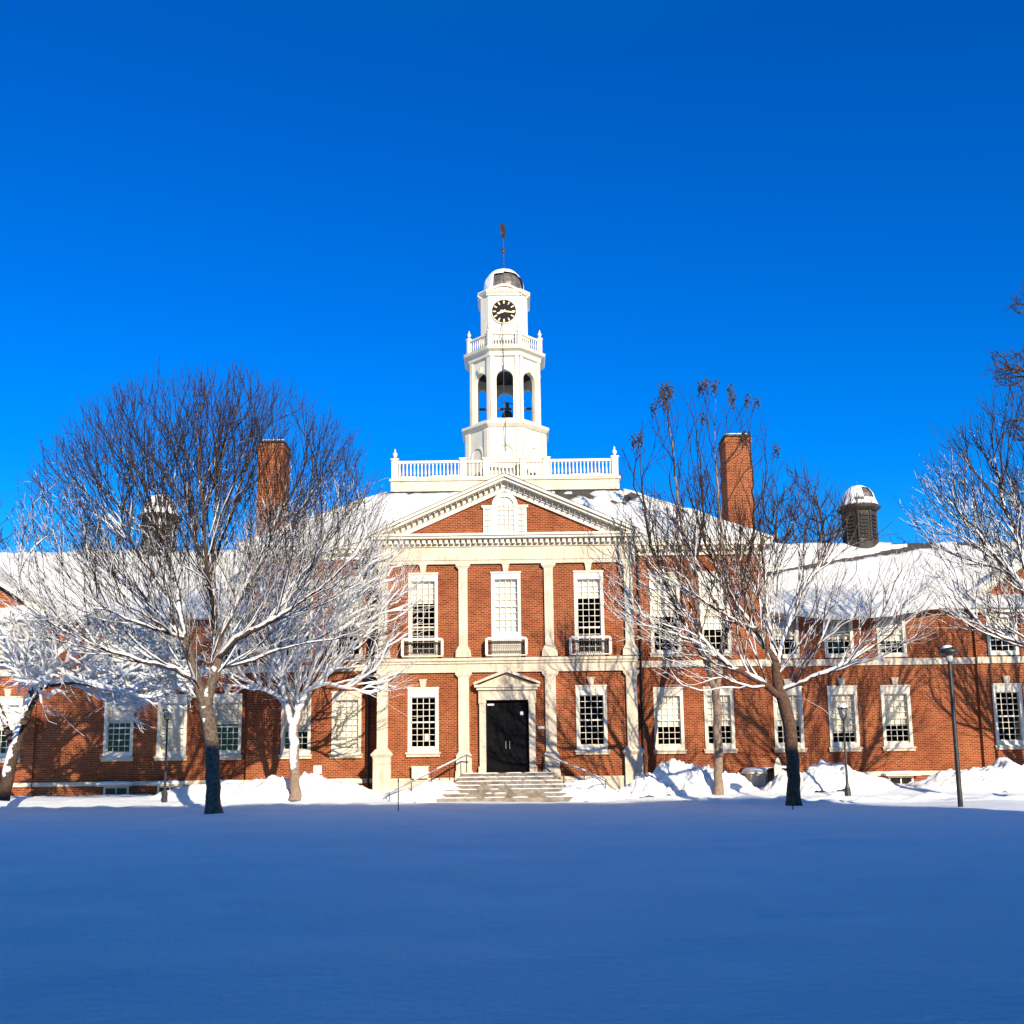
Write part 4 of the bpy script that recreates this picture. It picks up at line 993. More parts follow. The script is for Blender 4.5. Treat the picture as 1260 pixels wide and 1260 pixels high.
# lamps
def lantern(px, Y, htop, label):
    p_ = at(px, 940, Y); x = p_.x; z0 = ground_z(x, Y)
    o = empty('street_lamp', (x, Y, z0), label, 'street lamp', 'lantern lamp posts beside the building')
    H = htop - z0
    m = MB(); m.lathe(0, 0, [(.13, -.1), (.13, .35), (.10, .42), (.06, .55), (.05, 1.2), (.038, H - .72), (.06, H - .70), (.04, H - .66)], 10); m.build('post', 'iron', o)
    c_ = MB(); c_.lathe(0, 0, [(.06, H - .66), (.12, H - .60), (.13, H - .58)], 6)
    for k in range(6):
        a = k * math.pi / 3; c_.tube((.125 * math.cos(a), .125 * math.sin(a), H - .58), (.19 * math.cos(a), .19 * math.sin(a), H - .22), .014, n=4)
    c_.lathe(0, 0, [(.22, H - .22), (.23, H - .19), (.16, H - .08), (.06, H - .02), (.05, H + .03), (.02, H + .09)], 6); c_.build('lantern_frame', 'iron', o)
    g_ = MB(); g_.lathe(0, 0, [(.11, H - .58), (.172, H - .23)], 6); g_.build('lantern_glass', 'lamp_glass', o)
    s_ = MB(); s_.lathe(.0, 0, [(.21, H - .185), (.17, H - .07), (.08, H + .01), (.03, H + .03)], 12); s_.build('lamp_snow', 'snow', o, smooth=True)
    return o
lantern(204, 44.6, at(204, 868, 44.6).z, 'black lantern lamp post in front of the left wing window')
lantern(1041, 43.0, at(1038, 866, 43.0).z, 'black lantern lamp post in front of the right wing windows')
def pole_lamp(x, Y, zt, label):
    z0 = ground_z(x, Y); o = empty('pole_lamp', (x, Y, z0), label, 'pole lamp', 'tall pole lamps with mushroom caps'); H = zt - z0
    m = MB(); m.lathe(0, 0, [(.085, -.2), (.08, .3), (.06, H - .3), (.05, H - .15)], 12); m.build('pole', 'iron', o, smooth=True)
    c_ = MB(); c_.lathe(0, 0, [(.06, H - .32), (.16, H - .26), (.31, H - .20), (.33, H - .16), (.24, H - .05), (.10, H + .02), (.02, H + .05)], 20); c_.build('lamp_cap', 'iron', o, smooth=True)
    g_ = MB(); g_.lathe(0, 0, [(.05, H - .5), (.11, H - .42), (.11, H - .3)], 12); g_.build('lamp_glass', 'lamp_glass', o)
    s_ = MB(); s_.lathe(-.06, -.02, [(.20, H - .08), (.17, H - .0), (.09, H + .05), (.03, H + .06)], 14); s_.build('lamp_snow', 'snow', o, smooth=True)
pole_lamp(at(1182, 993, 33.6).x, 33.6, at(1167, 796, 33.6).z, 'tall thin dark pole lamp with mushroom cap at the right')
pole_lamp(25.3, 46, 9.4, 'taller pole lamp standing outside the right edge whose shadow falls on the wall')

# dark box and pale pointed board beside the right tree
bxp = at(962, 972, 47.4)
o = empty('utility_box', (bxp.x, 47.4, ground_z(bxp.x, 47.4)), 'black rounded utility box with snow on top, half hidden by the curved right tree', 'utility box')
m = MB(); m.lathe(0, 0, [(.58, -.1), (.62, .1), (.62, .75), (.5, .9), (.2, .95)], 8, math.pi / 8, sx=1.15, sy=.8); m.build('box_body', 'door', o)
m = MB()
for k in range(5): m.box(-.45 + .2 * k, -.40 + .2 * k, -.60, -.55, .15, .7)
m.build('box_ribs', 'iron', o)
m = MB(); m.lathe(.1, 0, [(.5, .9), (.4, .98), (.15, 1.02)], 12, sx=1.1, sy=.75); m.build('box_snow', 'snow', o, smooth=True)
x = at(958, 960, 47.3).x; pt_ = [(-.17, 0), (.17, 0), (.17, 1.05), (.08, 1.38), (0, 1.5), (-.08, 1.38), (-.17, 1.05)]
m = MB(); m.prism(pt_, -.04, .04); o = m.build('pointed_board', 'trim', None); o.location = (at(958, 960, 46.7).x, 46.7, .25); tag(o, 'small white board with a pointed top standing beside the black utility box', 'board')
x = at(943, 960, 48.6).x
o = empty('cellar_hatch', (x, 48.9, 0), 'pale cellar hatch wall with a thick snow cap left of the black utility box', 'cellar hatch')
m = MB(); m.box(-.75, .75, -.5, 1.0, -.1, 1.0); m.build('hatch_wall', 'stone', o)
m = MB(); m.box(-.95, .8, -.62, 1.0, 1.0, 1.08); m.build('hatch_lid', 'trim', o)
m = MB(); m.lathe(-.1, .1, [(1, 1.08), (.97, 1.18), (.75, 1.27), (.3, 1.3)], 16, sx=.95, sy=.75); m.build('hatch_snow', 'snow', o, smooth=True)

# ================================================================== trees
def chains_from(pos, par, rad):
    n = len(pos); ch = [[] for _ in range(n)]
    for i in range(n):
        if par[i] >= 0: ch[par[i]].append(i)
    out = []; stack_ = [i for i in range(n) if par[i] < 0]
    start = [(s, None) for s in stack_]
    while start:
        s, p0 = start.pop(); c_ = [p0] if p0 is not None else []
        cur = s
        while True:
            c_.append(cur)
            if not ch[cur]: break
            k = max(ch[cur], key=lambda q: rad[q])
            for q in ch[cur]:
                if q != k: start.append((q, cur))
            cur = k
        out.append(c_)
    return out

class TreeMesh:
    def __init__(s): s.v = []; s.f = []; s.sn = []
    def sweep(s, P, R, S, n):
        base = len(s.v); m = len(P)
        T = [(P[min(i + 1, m - 1)] - P[max(i - 1, 0)]).normalized() for i in range(m)]
        u = T[0].orthogonal().normalized(); cs = [(math.cos(2 * math.pi * k / n), math.sin(2 * math.pi * k / n)) for k in range(n)]
        for i in range(m):
            t = T[i]; u = u - t * u.dot(t)
            if u.length < 1e-5: u = t.orthogonal()
            u.normalize(); w_ = t.cross(u); r = R[i]; p_ = P[i]
            for c_, s_ in cs:
                s.v.append((p_.x + (u.x * c_ + w_.x * s_) * r, p_.y + (u.y * c_ + w_.y * s_) * r, p_.z + (u.z * c_ + w_.z * s_) * r)); s.sn.append(S[i])
        for i in range(m - 1):
            a = base + i * n
            for k in range(n): k2 = (k + 1) % n; s.f.append((a + k, a + k2, a + n + k2, a + n + k))
    def build(s, name, mat, parent):
        if not s.v: return None
        me = bpy.data.meshes.new(name); me.from_pydata(s.v, [], s.f); me.update(); me.polygons.foreach_set('use_smooth', [True] * len(me.polygons))
        a = me.attributes.new('sn', 'FLOAT', 'POINT'); a.data.foreach_set('value', s.sn)
        o = bpy.data.objects.new(name, me); me.materials.append(M[mat]); COL.objects.link(o); o.parent = parent; return o

def tree(name, label, base, skel, env, n_attr, trunk_r, seed, bark='bark_a', twigbark='bark_t', step=.32, infl=3.0, kill=.62, snow=(.0, .0), snow_top=0., snow_r=.010,
         twigs=3, twig_len=(.5, 1.1), twig_up=.45, tip_r=.0085, trop=.12, pexp=None, group=None, cat='tree', clusters=0, droop=0., ridge_min=.018, wig=.07, tsn=0., limbbark=None, fan=None):
    """grows limbs from hand laid main limbs (skel) towards points scattered through the crown volume env(rng,n)"""
    rng = np.random.default_rng(seed); rnd = random.Random(seed); base = Vector(base)
    pos = []; par = []
    def add_line(pts, parent_idx):
        prev = parent_idx; last = Vector(pts[0])
        if prev is None: pos.append(tuple(last)); par.append(-1); prev = len(pos) - 1
        for q in pts[1:]:
            q = Vector(q); L = (q - last).length; k = max(1, int(L / step))
            for i in range(1, k + 1):
                w_ = last.lerp(q, i / k)
                if i < k: w_ += Vector((rnd.uniform(-1, 1), rnd.uniform(-1, 1), rnd.uniform(-1, 1))) * step * .12
                pos.append(tuple(w_)); par.append(prev); prev = len(pos) - 1
            last = q
    for j, ln in enumerate(skel):
        if j == 0: add_line(ln, None)
        else:
            arr = np.array(pos); i0 = int(np.argmin(((arr - np.array(ln[0])) ** 2).sum(1))); add_line([arr[i0]] + list(ln[1:]), i0)
    if fan:
        ec, er, ezlo, evase = fan['c'], fan['r'], fan['zlo'], fan.get('vase', 0); occ = {}; cap = fan.get('cap', 7); cell = fan.get('cell', .55)
        def inside(q):
            dx, dy, dz = (q[0] - ec[0]) / er[0], (q[1] - ec[1]) / er[1], (q[2] - ec[2]) / er[2]
            return dx * dx + dy * dy + dz * dz < 1 and q[2] > ezlo + evase * math.hypot(q[0] - ec[0], q[1] - ec[1])
        def key_(q): return (int(q[0] // cell), int(q[1] // (cell * 1.6)), int(q[2] // cell))
        root_c = Vector(skel[0][-1])
        rise, spread = fan.get('rise', .10), fan.get('spread', .62)
        queue = []
        zt = Vector(skel[0][-1]).z - .1
        kidc = {}
        for i, p_ in enumerate(par): kidc[p_] = kidc.get(p_, 0) + 1
        n_sk = len(pos)
        ends = [i for i in range(n_sk) if i not in kidc and i > 2]
        for i in ends: queue.append((i, (Vector(pos[i]) - Vector(pos[par[i]])).normalized(), fan.get('reach', 9.), 0))
        for i in range(n_sk):
            if pos[i][2] > zt + .2 and par[i] >= 0 and rnd.random() < fan.get('p0', .75):
                d0 = (Vector(pos[i]) - Vector(pos[par[i]])).normalized()
                queue.append((i, None, fan.get('side', 4.2) * rnd.uniform(.6, 1.1), 1, d0))
        def child_dir(q, d0, k):
            out_ = (Vector(q) - root_c); out_.normalize()
            for _ in range(6):
                ax = Vector((rnd.gauss(0, 1), rnd.gauss(0, 1), rnd.gauss(0, 1))); ax = (ax - d0 * ax.dot(d0)).normalized()
                a_ = spread * rnd.uniform(.7, 1.35); d = (d0 * math.cos(a_) + ax * math.sin(a_))
                d = (d + out_ * .30 + Vector((0, 0, rise * 2.5))).normalized()
                if d.z > fan.get('minz', -.15) and d.dot(out_) > .1: return d
            return d
        qi = 0
        nmax = fan.get('nmax', 9000)
        while qi < len(queue) and len(pos) < nmax:
            it_ = queue[qi]; qi += 1; i, d, L, lev = it_[:4]
            if d is None: d = child_dir(pos[i], it_[4], lev)
            st_ = (.30, .28, .22, .17, .15)[lev]; acc = 0; cur = i; jit = (.05, .07, .09, .11, .13)[lev] * fan.get('jit', 1.)
            first = True
            while acc < L:
                q = Vector(pos[cur]) + d * st_
                if not inside(q) and lev > 0: 
                    if rnd.random() < .8: break
                    L = min(L, acc + .6)
                if lev == 0 and not inside(q): break
                kk = key_(q)
                if occ.get(kk, 0) >= cap * (1, 3, 1.5, 1, 1)[lev] and first and lev > 0: break
                occ[kk] = occ.get(kk, 0) + 1; first = False
                pos.append(tuple(q)); par.append(cur); cur = len(pos) - 1; acc += st_
                d = (d + Vector((rnd.gauss(0, jit), rnd.gauss(0, jit), rnd.gauss(0, jit) + rise * .35 - fan.get('droop', 0)))).normalized()
                if lev < 4 and rnd.random() < (.95, .72, .60, .42)[lev] * fan.get('pb', 1.):
                    rem = L - acc; l2 = (min(5.2, .75 * rem + 1.3), .6 * rem + .7, .55 * rem + .4, .3 * rem + .3)[lev] * rnd.uniform(.75, 1.15)
                    queue.append((cur, None, l2, lev + 1, Vector(d)))
    # start growth only from above the bare trunk
    A = env(rng, n_attr) if not fan else np.array([[fan['c'][0], fan['c'][1], fan['c'][2]]] * 2); alive = np.ones(len(A), bool)
    P = np.array(pos); bd_ = np.full(len(A), 1e9 if not fan else 0.); bi = np.zeros(len(A), int)
    ztrunk = Vector(skel[0][-1]).z - .15
    for i in range(len(P)):
        if P[i, 2] < ztrunk and skel and i < 400 and P[i, 2] < ztrunk: continue
        d = np.sqrt(((A - P[i]) ** 2).sum(1)); m_ = d < bd_; bd_[m_] = d[m_]; bi[m_] = i
    pos = [np.array(q) for q in P]; used = set()
    for it in range(0 if fan else 90):
        act = alive & (bd_ < infl * (1 if it > 3 else 1.3))
        if not act.any(): break
        idx = bi[act]; V = A[act] - np.array(pos)[idx]; V /= np.linalg.norm(V, axis=1)[:, None] + 1e-9
        uq, inv = np.unique(idx, return_inverse=True); S = np.zeros((len(uq), 3)); np.add.at(S, inv, V)
        new = []
        for k, i in enumerate(uq):
            d = S[k]; L = np.linalg.norm(d)
            if L < 1e-4: continue
            d = d / L; pd_ = np.zeros(3)
            if par[i] >= 0: pd_ = pos[i] - pos[par[i]]; pd_ = pd_ / (np.linalg.norm(pd_) + 1e-9)
            d = d + .6 * pd_ + np.array((0, 0, trop)) + rng.normal(0, wig, 3); d /= np.linalg.norm(d)
            q = pos[i] + d * step
            key = (i, round(q[0], 1), round(q[1], 1), round(q[2], 1))
            if key in used: continue
            used.add(key); new.append((q, i))
        if not new: break
        n0 = len(pos)
        for q, i in new: pos.append(q); par.append(int(i))
        Q = np.array([q for q, i in new])
        for c0 in range(0, len(Q), 256):
            Dm = np.sqrt(((A[:, None, :] - Q[None, c0:c0 + 256, :]) ** 2).sum(2)); j = Dm.argmin(1); dm = Dm[np.arange(len(A)), j]
            m_ = dm < bd_; bd_[m_] = dm[m_]; bi[m_] = n0 + c0 + j[m_]
        alive &= bd_ > kill
    # twigs
    n_main = len(pos); chc = np.zeros(n_main, int)
    for i in range(n_main):
        if par[i] >= 0: chc[par[i]] += 1
    # leaf counts
    cnt = np.zeros(n_main)
    for i in range(n_main - 1, -1, -1):
        if chc[i] == 0: cnt[i] += 1
        if par[i] >= 0: cnt[par[i]] += cnt[i]
    crown_c = A.mean(0); crown_c[2] = min(crown_c[2], ztrunk + 1.5)
    tips = []
    for i in range(n_main):
        if par[i] < 0 or cnt[i] > 7 or pos[i][2] < ztrunk: continue
        k = (twigs if chc[i] == 0 else (1 if rng.random() < .55 * twigs / 3 else 0)) if not fan else (fan.get('tw', 1) if chc[i] == 0 else (1 if rng.random() < fan.get('twp', .12) else 0))
        for _ in range(k):
            d0 = pos[i] - pos[par[i]]; d0 /= np.linalg.norm(d0) + 1e-9; o_ = pos[i] - crown_c; o_ /= np.linalg.norm(o_) + 1e-9
            d = d0 * (.7 if not fan else 1.5) + o_ * .5 + np.array((0, 0, twig_up)) + rng.normal(0, .42 if not fan else .36, 3); d /= np.linalg.norm(d)
            L = rng.uniform(*twig_len); ns = 3; prev = i; q = pos[i].copy()
            for s_ in range(ns):
                q = q + d * L / ns; pos.append(q.copy()); par.append(prev); prev = len(pos) - 1
                d = d + rng.normal(0, .16 if not fan else .09, 3) + np.array((0, 0, .10 * twig_up - droop)); d /= np.linalg.norm(d)
                if s_ == 0 and rng.random() < .6:
                    d2 = d + rng.normal(0, .5, 3); d2 /= np.linalg.norm(d2); pos.append(q + d2 * L * .45); par.append(prev)
            tips.append(q)
    n = len(pos); P = np.array(pos); rad = np.zeros(n); kids = np.zeros(n, int)
    for i in range(n):
        if par[i] >= 0: kids[par[i]] += 1
    leaves = (kids == 0).sum(); pe = math.log(max(leaves, 2)) / math.log(trunk_r / tip_r)
    pw_ = np.zeros(n)
    for i in range(n - 1, -1, -1):
        pass
    # children always come after parents except across skeleton, which is also ordered
    for i in range(n - 1, -1, -1):
        if kids[i] == 0: pw_[i] = tip_r ** pe
        if par[i] >= 0: pw_[par[i]] += pw_[i]
    rad = pw_ ** (1 / pe); rad = np.maximum(rad, tip_r)
    root = empty(name, base, label, cat, group)
    P = P - np.array(base)
    zb = P[:, 2]; flare = 1 + .45 * np.exp(-np.clip(zb, 0, 9) / .22); rad = rad * flare
    zt0, zt1 = zb.min(), zb.max()
    big, mid_, tw, snw = TreeMesh(), TreeMesh(), TreeMesh(), TreeMesh()
    Pv = [Vector(q) for q in P]
    for c_ in chains_from(P, par, rad):
        if len(c_) < 2: continue
        R = [float(rad[i]) for i in c_]
        if par[c_[0]] >= -1 and len(c_) > 1 and c_[0] != 0: R[0] = R[1] * 1.05
        pts = [Pv[i] for i in c_]
        # lateral wobble for knobbly limbs
        S = []
        for i, r in zip(c_, R):
            hrel = (zb[i] - zt0) / max(.1, zt1 - zt0); S.append(max(-.8, snow[0] * (1 - smooth(snow_top, 1.0, hrel)) + snow[1] * smooth(snow_top, 1., hrel) - (.8 * (1 - smooth(.06, .16, hrel)))) + (tsn if r > .105 else 0))
        rm = max(R)
        ns = 10 if rm > .12 else 6 if rm > .035 else 3
        (big if rm > .12 else mid_ if rm > .022 else tw).sweep(pts, R, S, ns)
        # snow lying along the upper side
        run = []; rr = []
        def flush():
            if len(run) > 1:
                rr[0] *= .4; rr[-1] *= .3; snw.sweep(list(run), list(rr), [0] * len(run), 5)
            run.clear(); rr.clear()
        for k in range(len(pts)):
            i = c_[k]; d = (pts[min(k + 1, len(pts) - 1)] - pts[max(k - 1, 0)]).normalized(); hrel = (zb[i] - zt0) / max(.1, zt1 - zt0)
            q = snow[0] * (1 - smooth(snow_top, 1., hrel)) + snow[1] * smooth(snow_top, 1., hrel)
            ok = abs(d.z) < .90 and R[k] > ridge_min and q > -.3 and hrel > .1 and fbm(pts[k].x * .9, pts[k].z * .9, seed) < .10 + q
            if ok: s_ = min(.08, R[k] * .62 + snow_r) * (.85 + .4 * rnd.random()); run.append(pts[k] + Vector((-.10 * R[k], -.55 * R[k], R[k] * .45 + s_ * .2))); rr.append(s_)
            else: flush()
        flush()
    big.build('trunk', bark, root); mid_.build('branches', limbbark or bark, root); tw.build('twigs', twigbark, root)
    if snw.v: snw.build('branch_snow', 'snow', root)
    if clusters:
        cm = MB(); cr_ = random.Random(5)
        for _ in range(26):
            c0 = Vector((cr_.gauss(0, .055), cr_.gauss(0, .055), cr_.gauss(-.06, .11))); d = Vector((cr_.uniform(-1, 1), cr_.uniform(-1, 1), cr_.uniform(-1, .3))).normalized()
            cm.tube(c0, c0 + d * cr_.uniform(.05, .14), .03, .008, n=4)
        first = None; sel = sorted(tips, key=lambda q: -(q[2] + abs(q[0] - crown_c[0]) * .5) + rng.normal(0, 1.6))[:clusters]
        for q in sel:
            L = Vector(q) - base
            if first is None: first = cm.build('seed_cluster', 'seed', root, loc=L)
            else: c2 = first.copy(); COL.objects.link(c2); c2.parent = root; c2.location = L; c2.rotation_euler = (0, 0, rng.uniform(0, 6)); c2.scale = [rng.uniform(.9, 1.6)] * 3
    print(name, 'nodes', n_main, n, 'leaves', leaves, 'pe %.2f' % pe, 'faces', len(big.f) + len(mid_.f) + len(tw.f) + len(snw.f))
    return root

def S(Y, *pts):
    """main limb laid out from photo measurements; third value shifts it in depth"""
    return [tuple(at(p_[0], p_[1], Y + (p_[2] if len(p_) > 2 else 0))) for p_ in pts]
def env_ell(c_, r, zlo=-1e9, pw=1.0, hollow=.0, extra=None, vase=0.):
    c_ = np.array(c_); r = np.array(r)
    def f(rng, n):
        out = []
        while len(out) < n:
            v = rng.normal(size=(n * 2, 3)); v /= np.linalg.norm(v, axis=1)[:, None]
            k = (hollow ** 3 + (1 - hollow ** 3) * rng.random(n * 2)) ** (1 / 3) * pw
            q = c_ + v * k[:, None] * r; q = q[q[:, 2] > zlo + vase * np.hypot(q[:, 0] - c_[0], q[:, 1] - c_[1])]
            out += list(q)
        a = np.array(out[:n])
        if extra: a = np.vstack([a] + [e_(rng) for e_ in extra])
        return a
    return f

TG = 'bare snow dusted trees in front of the building'
Y = 36.7
pA = at(263, 1000, Y); cA = at(262, 680, Y)
tree('deciduous_tree', 'large bare spreading tree with dark-shaded trunk foot and round crown, left of the entrance', (pA.x, Y, -.05),
     [S(Y, (263, 1002), (262, 945), (259, 900), (252, 868)),
      S(Y, (252, 868), (240, 828, -.2), (228, 786, -.5), (220, 735, -.8), (206, 685, -1.3), (185, 620, -1.8)),
      S(Y, (254, 872), (263, 835, .1), (268, 800, .3), (262, 740, .5), (262, 670, .6), (268, 590, .6)),
      S(Y, (266, 812), (290, 786, -.3), (330, 765, -.7), (358, 750, -1), (400, 718, -1.6), (430, 690, -2)),
      S(Y, (230, 792), (205, 765, .5), (170, 728, 1), (125, 695, 1.5), (80, 668, 1.8)),
      S(Y, (267, 790), (290, 745, 1), (318, 690, 1.8), (340, 630, 2.4)),
      S(Y, (224, 760), (205, 730, -1), (170, 680, -2), (140, 630, -3)),
      S(Y, (206, 685, -1.3), (165, 640, -.8), (115, 592, -.2), (78, 560, .2)),
      S(Y, (170, 728, 1), (120, 680, 2), (75, 635, 2.4), (45, 610, 2.6)),
      S(Y, (262, 740, .5), (238, 650, 1.2), (222, 560, 1.6), (205, 500, 1.8)),
      S(Y, (262, 690, .5), (292, 610, -.4), (318, 530, -.9)),
      S(Y, (262, 780, .4), (255, 700, -1.5), (248, 610, -2.6), (240, 520, -3)),
      S(Y, (330, 765, -.7), (375, 700, .6), (420, 640, 1.2), (455, 600, 1.5)),
      S(Y, (245, 842), (215, 822, -.8), (170, 812, -1.6), (120, 795, -2.2)),
      S(Y, (290, 745, 1), (330, 680, .2), (375, 620, -.3), (410, 565, -.6)),
      S(Y, (228, 786, -.5), (180, 770, -2), (130, 750, -3), (85, 745, -3.6)),
      S(Y, (266, 815), (300, 815, .8), (340, 800, 1.5), (385, 790, 2.2))],
     None, 0, .25, 1, bark='bark_m', limbbark='bark_a', snow=(.22, -.75), snow_top=.40, twig_up=.5, twig_len=(.5, 1.1), tip_r=.0066, tsn=-.5, group=TG,
     fan=dict(c=(cA.x - .15, Y, 8.3), r=(6.7, 5.4, 7.3), zlo=3.7, vase=.36, side=4.2, reach=9, cap=7, pb=1.1, nmax=26000, p0=.9, tw=1, twp=.10))
Y = 44.3
pB = at(362, 968, Y)
tree('deciduous_tree', 'small pale-barked tree thick with snow, standing in the snow bank left of the entrance', (pB.x, Y, .2),
     [S(Y, (363, 985), (362, 935), (361, 895)),
      S(Y, (361, 895), (352, 862, -.2), (345, 820, -.5), (333, 770, -.7), (320, 720, -.8)),
      S(Y, (362, 895), (376, 852, .2), (388, 815, .3), (410, 780, .3), (448, 755, .2), (485, 735, 0)),
      S(Y, (376, 855), (400, 842, -.4), (436, 848, -.8), (470, 862, -1.2), (505, 884, -1.4)),
      S(Y, (350, 862), (325, 848, -.5), (300, 846, -.9), (276, 862, -1.2)),
      S(Y, (362, 880), (365, 830, .6), (370, 770, .9), (378, 700, 1.2)),
      S(Y, (405, 785), (430, 735, -.5), (455, 690, -.8), (470, 650, -1)),
      S(Y, (345, 815), (315, 800, -1), (290, 770, -1.5))],
     None, 0, .21, 2, bark='bark_l', snow=(.80, .05), snow_top=.6, ridge_min=.014, snow_r=.030, twig_up=.3, twig_len=(.4, .8), tsn=-.45, group=TG,
     fan=dict(c=(at(388, 760, Y).x, Y - .2, 7.9), r=(4.7, 2.9, 5.4), zlo=3.1, vase=.1, side=3.2, reach=5, cap=9, nmax=14000, p0=.9, tw=1, twp=.12, jit=1.5, rise=.045, minz=-.45))
Y = 41
pC = at(5, 975, Y)
tree('deciduous_tree', 'leaning low tree buried in thick snow at the left edge', (pC.x, Y, .0),
     [S(Y, (4, 985), (14, 935), (26, 895), (38, 862)),
      S(Y, (38, 862), (62, 868, -.3), (85, 890, -.6), (104, 906, -.8)),
      S(Y, (18, 920), (5, 885, -.3), (-15, 850, -.4), (-50, 820, -.6)),
      S(Y, (38, 862), (55, 825, .3), (80, 795, .6), (130, 775, .8), (180, 765, 1)),
      S(Y, (38, 862), (40, 820, -.5), (30, 780, -.8), (20, 740, -1)),
      S(Y, (50, 840), (95, 838, -1), (140, 848, -1.4))],
     None, 0, .24, 3, tsn=-.9, snow=(.95, .7), snow_top=.6, snow_r=.042, twig_up=.0, twig_len=(.25, .6), ridge_min=.010, group=TG,
     fan=dict(c=(at(70, 830, Y).x, Y, 5.2), r=(6.0, 3.0, 2.7), zlo=2.5, vase=.0, side=3.3, reach=5, cap=15, cell=.45, nmax=20000, p0=.85, tw=1, twp=.15, jit=2.6, rise=-.02, minz=-.6, spread=.8))
Y = 37.6
pD = at(977, 992, Y)
tree('deciduous_tree', 'brown-barked tree with a curving trunk and wide snowy limbs, right of the entrance', (pD.x, Y, -.03),
     [S(Y, (977, 995), (976, 935), (969, 882), (959, 850)),
      S(Y, (962, 862), (935, 838, -.4), (900, 822, -.8), (868, 790, -1), (840, 750, -1.2), (815, 700, -1.3)),
      S(Y, (935, 840), (900, 846, -1), (862, 850, -1.5), (826, 838, -1.8)),
      S(Y, (959, 850), (954, 815, .1), (930, 775, .2), (902, 735, .2), (878, 690, 0)),
      S(Y, (956, 828), (966, 780, .3), (985, 730, .5), (1012, 690, .7)),
      S(Y, (960, 850), (1000, 832, -.6), (1035, 820, -1), (1075, 795, -1.4)),
      S(Y, (962, 858), (990, 860, -.8), (1012, 872, -1.2), (1026, 884, -1.4)),
      S(Y, (930, 775), (905, 765, -1), (860, 735, -2), (800, 700, -2.6), (760, 660, -3)),
      S(Y, (955, 815), (945, 760, 1), (940, 700, 1.8), (935, 650, 2.2)),
      S(Y, (868, 790), (830, 780, -1.4), (795, 770, -1.6))],
     None, 0, .235, 4, tsn=-.9, bark='bark_d', snow=(.16, -.75), snow_top=.5, twig_up=.5, tip_r=.0078, twig_len=(.5, 1.1), group=TG,
     fan=dict(c=(at(935, 720, Y).x, Y, 7.4), r=(5.9, 4.5, 4.8), zlo=3.5, vase=.24, side=3.6, reach=7, cap=5.5, nmax=19000, p0=.9, tw=1, twp=.14, jit=1.2))
Y = 44.6
pE = at(883, 968, Y)
tree('deciduous_tree', 'tall upright tree with straight pale trunk and dark hanging seed clusters at its twig ends', (pE.x, Y, .2),
     [S(Y, (884, 985), (884, 915), (881, 858)),
      S(Y, (881, 858), (866, 800, -.2), (852, 720, -.5), (838, 640, -.8), (828, 560, -1), (820, 510, -1)),
      S(Y, (881, 858), (890, 790, .2), (893, 710, .5), (884, 620, .6), (880, 540, .6)),
      S(Y, (868, 805), (830, 745, .4), (800, 670, .6), (790, 600, .7)),
      S(Y, (890, 790), (915, 720, -.2), (928, 650, -.4), (925, 570, -.5)),
      S(Y, (852, 720), (866, 640, -1), (862, 560, -1.4), (850, 500, -1.6))],
     None, 0, .19, 5, tsn=-.6, limbbark='bark_t', bark='bark_l', snow=(.0, -1.2), snow_top=.2, twig_up=.5, twig_len=(.5, 1.0), tip_r=.010, clusters=24, group=TG,
     fan=dict(c=(at(866, 640, Y).x, Y, 12.0), r=(3.9, 2.8, 6.0), zlo=6.3, side=3.0, reach=7, cap=3.2, cell=.7, nmax=4200, p0=.7, pb=.62, tw=1, twp=.05, jit=1.3))
Y = 37
pF = at(1345, 1000, Y)
tree('deciduous_tree', 'bare snowy tree reaching in from the right edge with its trunk out of view', (pF.x, Y, 0),
     [S(Y, (1345, 1000), (1342, 930), (1335, 860)),
      S(Y, (1335, 860), (1310, 790, -.3), (1270, 735, -.6), (1230, 690, -.8), (1190, 640, -1)),
      S(Y, (1335, 860), (1335, 780, .4), (1320, 690, .6), (1300, 600, .8)),
      S(Y, (1320, 810), (1280, 800, -1), (1235, 785, -1.6), (1200, 765, -2)),
      S(Y, (1335, 850), (1380, 780, 0), (1420, 700, 0)),
      S(Y, (1280, 745), (1262, 690, .8), (1235, 620, 1.2), (1225, 570, 1.4))],
     None, 0, .30, 6, snow=(.12, -.6), snow_top=.5, twig_up=.4, tip_r=.0078, twig_len=(.5, 1.1), group=TG,
     fan=dict(c=(at(1325, 690, Y).x, Y, 8.8), r=(5.9, 4.6, 6.4), zlo=4.4, vase=.2, side=4.2, reach=8, cap=6.5, nmax=19000, p0=.9, tw=1, twp=.16, jit=1.2))
Y = 41
tree('deciduous_tree', 'bare tree standing beyond the right edge whose limbs shade the right wing', (28.6, Y, 0),
     [[(28.6, Y, 0), (28.5, Y, 2.5), (28.3, Y, 4.6)], [(28.3, Y, 4.6), (27.2, Y + .3, 6.4), (26.0, Y + .4, 8.2), (25.4, Y, 10)], [(28.3, Y, 4.6), (28.8, Y, 7.5), (28.5, Y, 11)],
      [(28.3, Y, 4.6), (30, Y, 6.5), (31.5, Y, 9)], [(27.2, Y + .3, 6.4), (25.6, Y + .2, 7.0), (24.8, Y, 8.0)], [(28.4, Y, 5.2), (27.6, Y - 1, 8), (27, Y - 1.5, 11)]],
     None, 0, .27, 11, bark='bark_m', snow=(.1, -.7), snow_top=.5, twig_up=.4, tip_r=.010, twig_len=(.5, 1.0), group=TG,
     fan=dict(c=(28.6, Y, 8.8), r=(4.3, 3.8, 5.4), zlo=4.4, vase=.2, side=3.2, reach=6, cap=4.5, nmax=7000, p0=.8, tw=1, twp=.1, jit=1.3))
BG = 'bare trees behind the building'
Y = 68
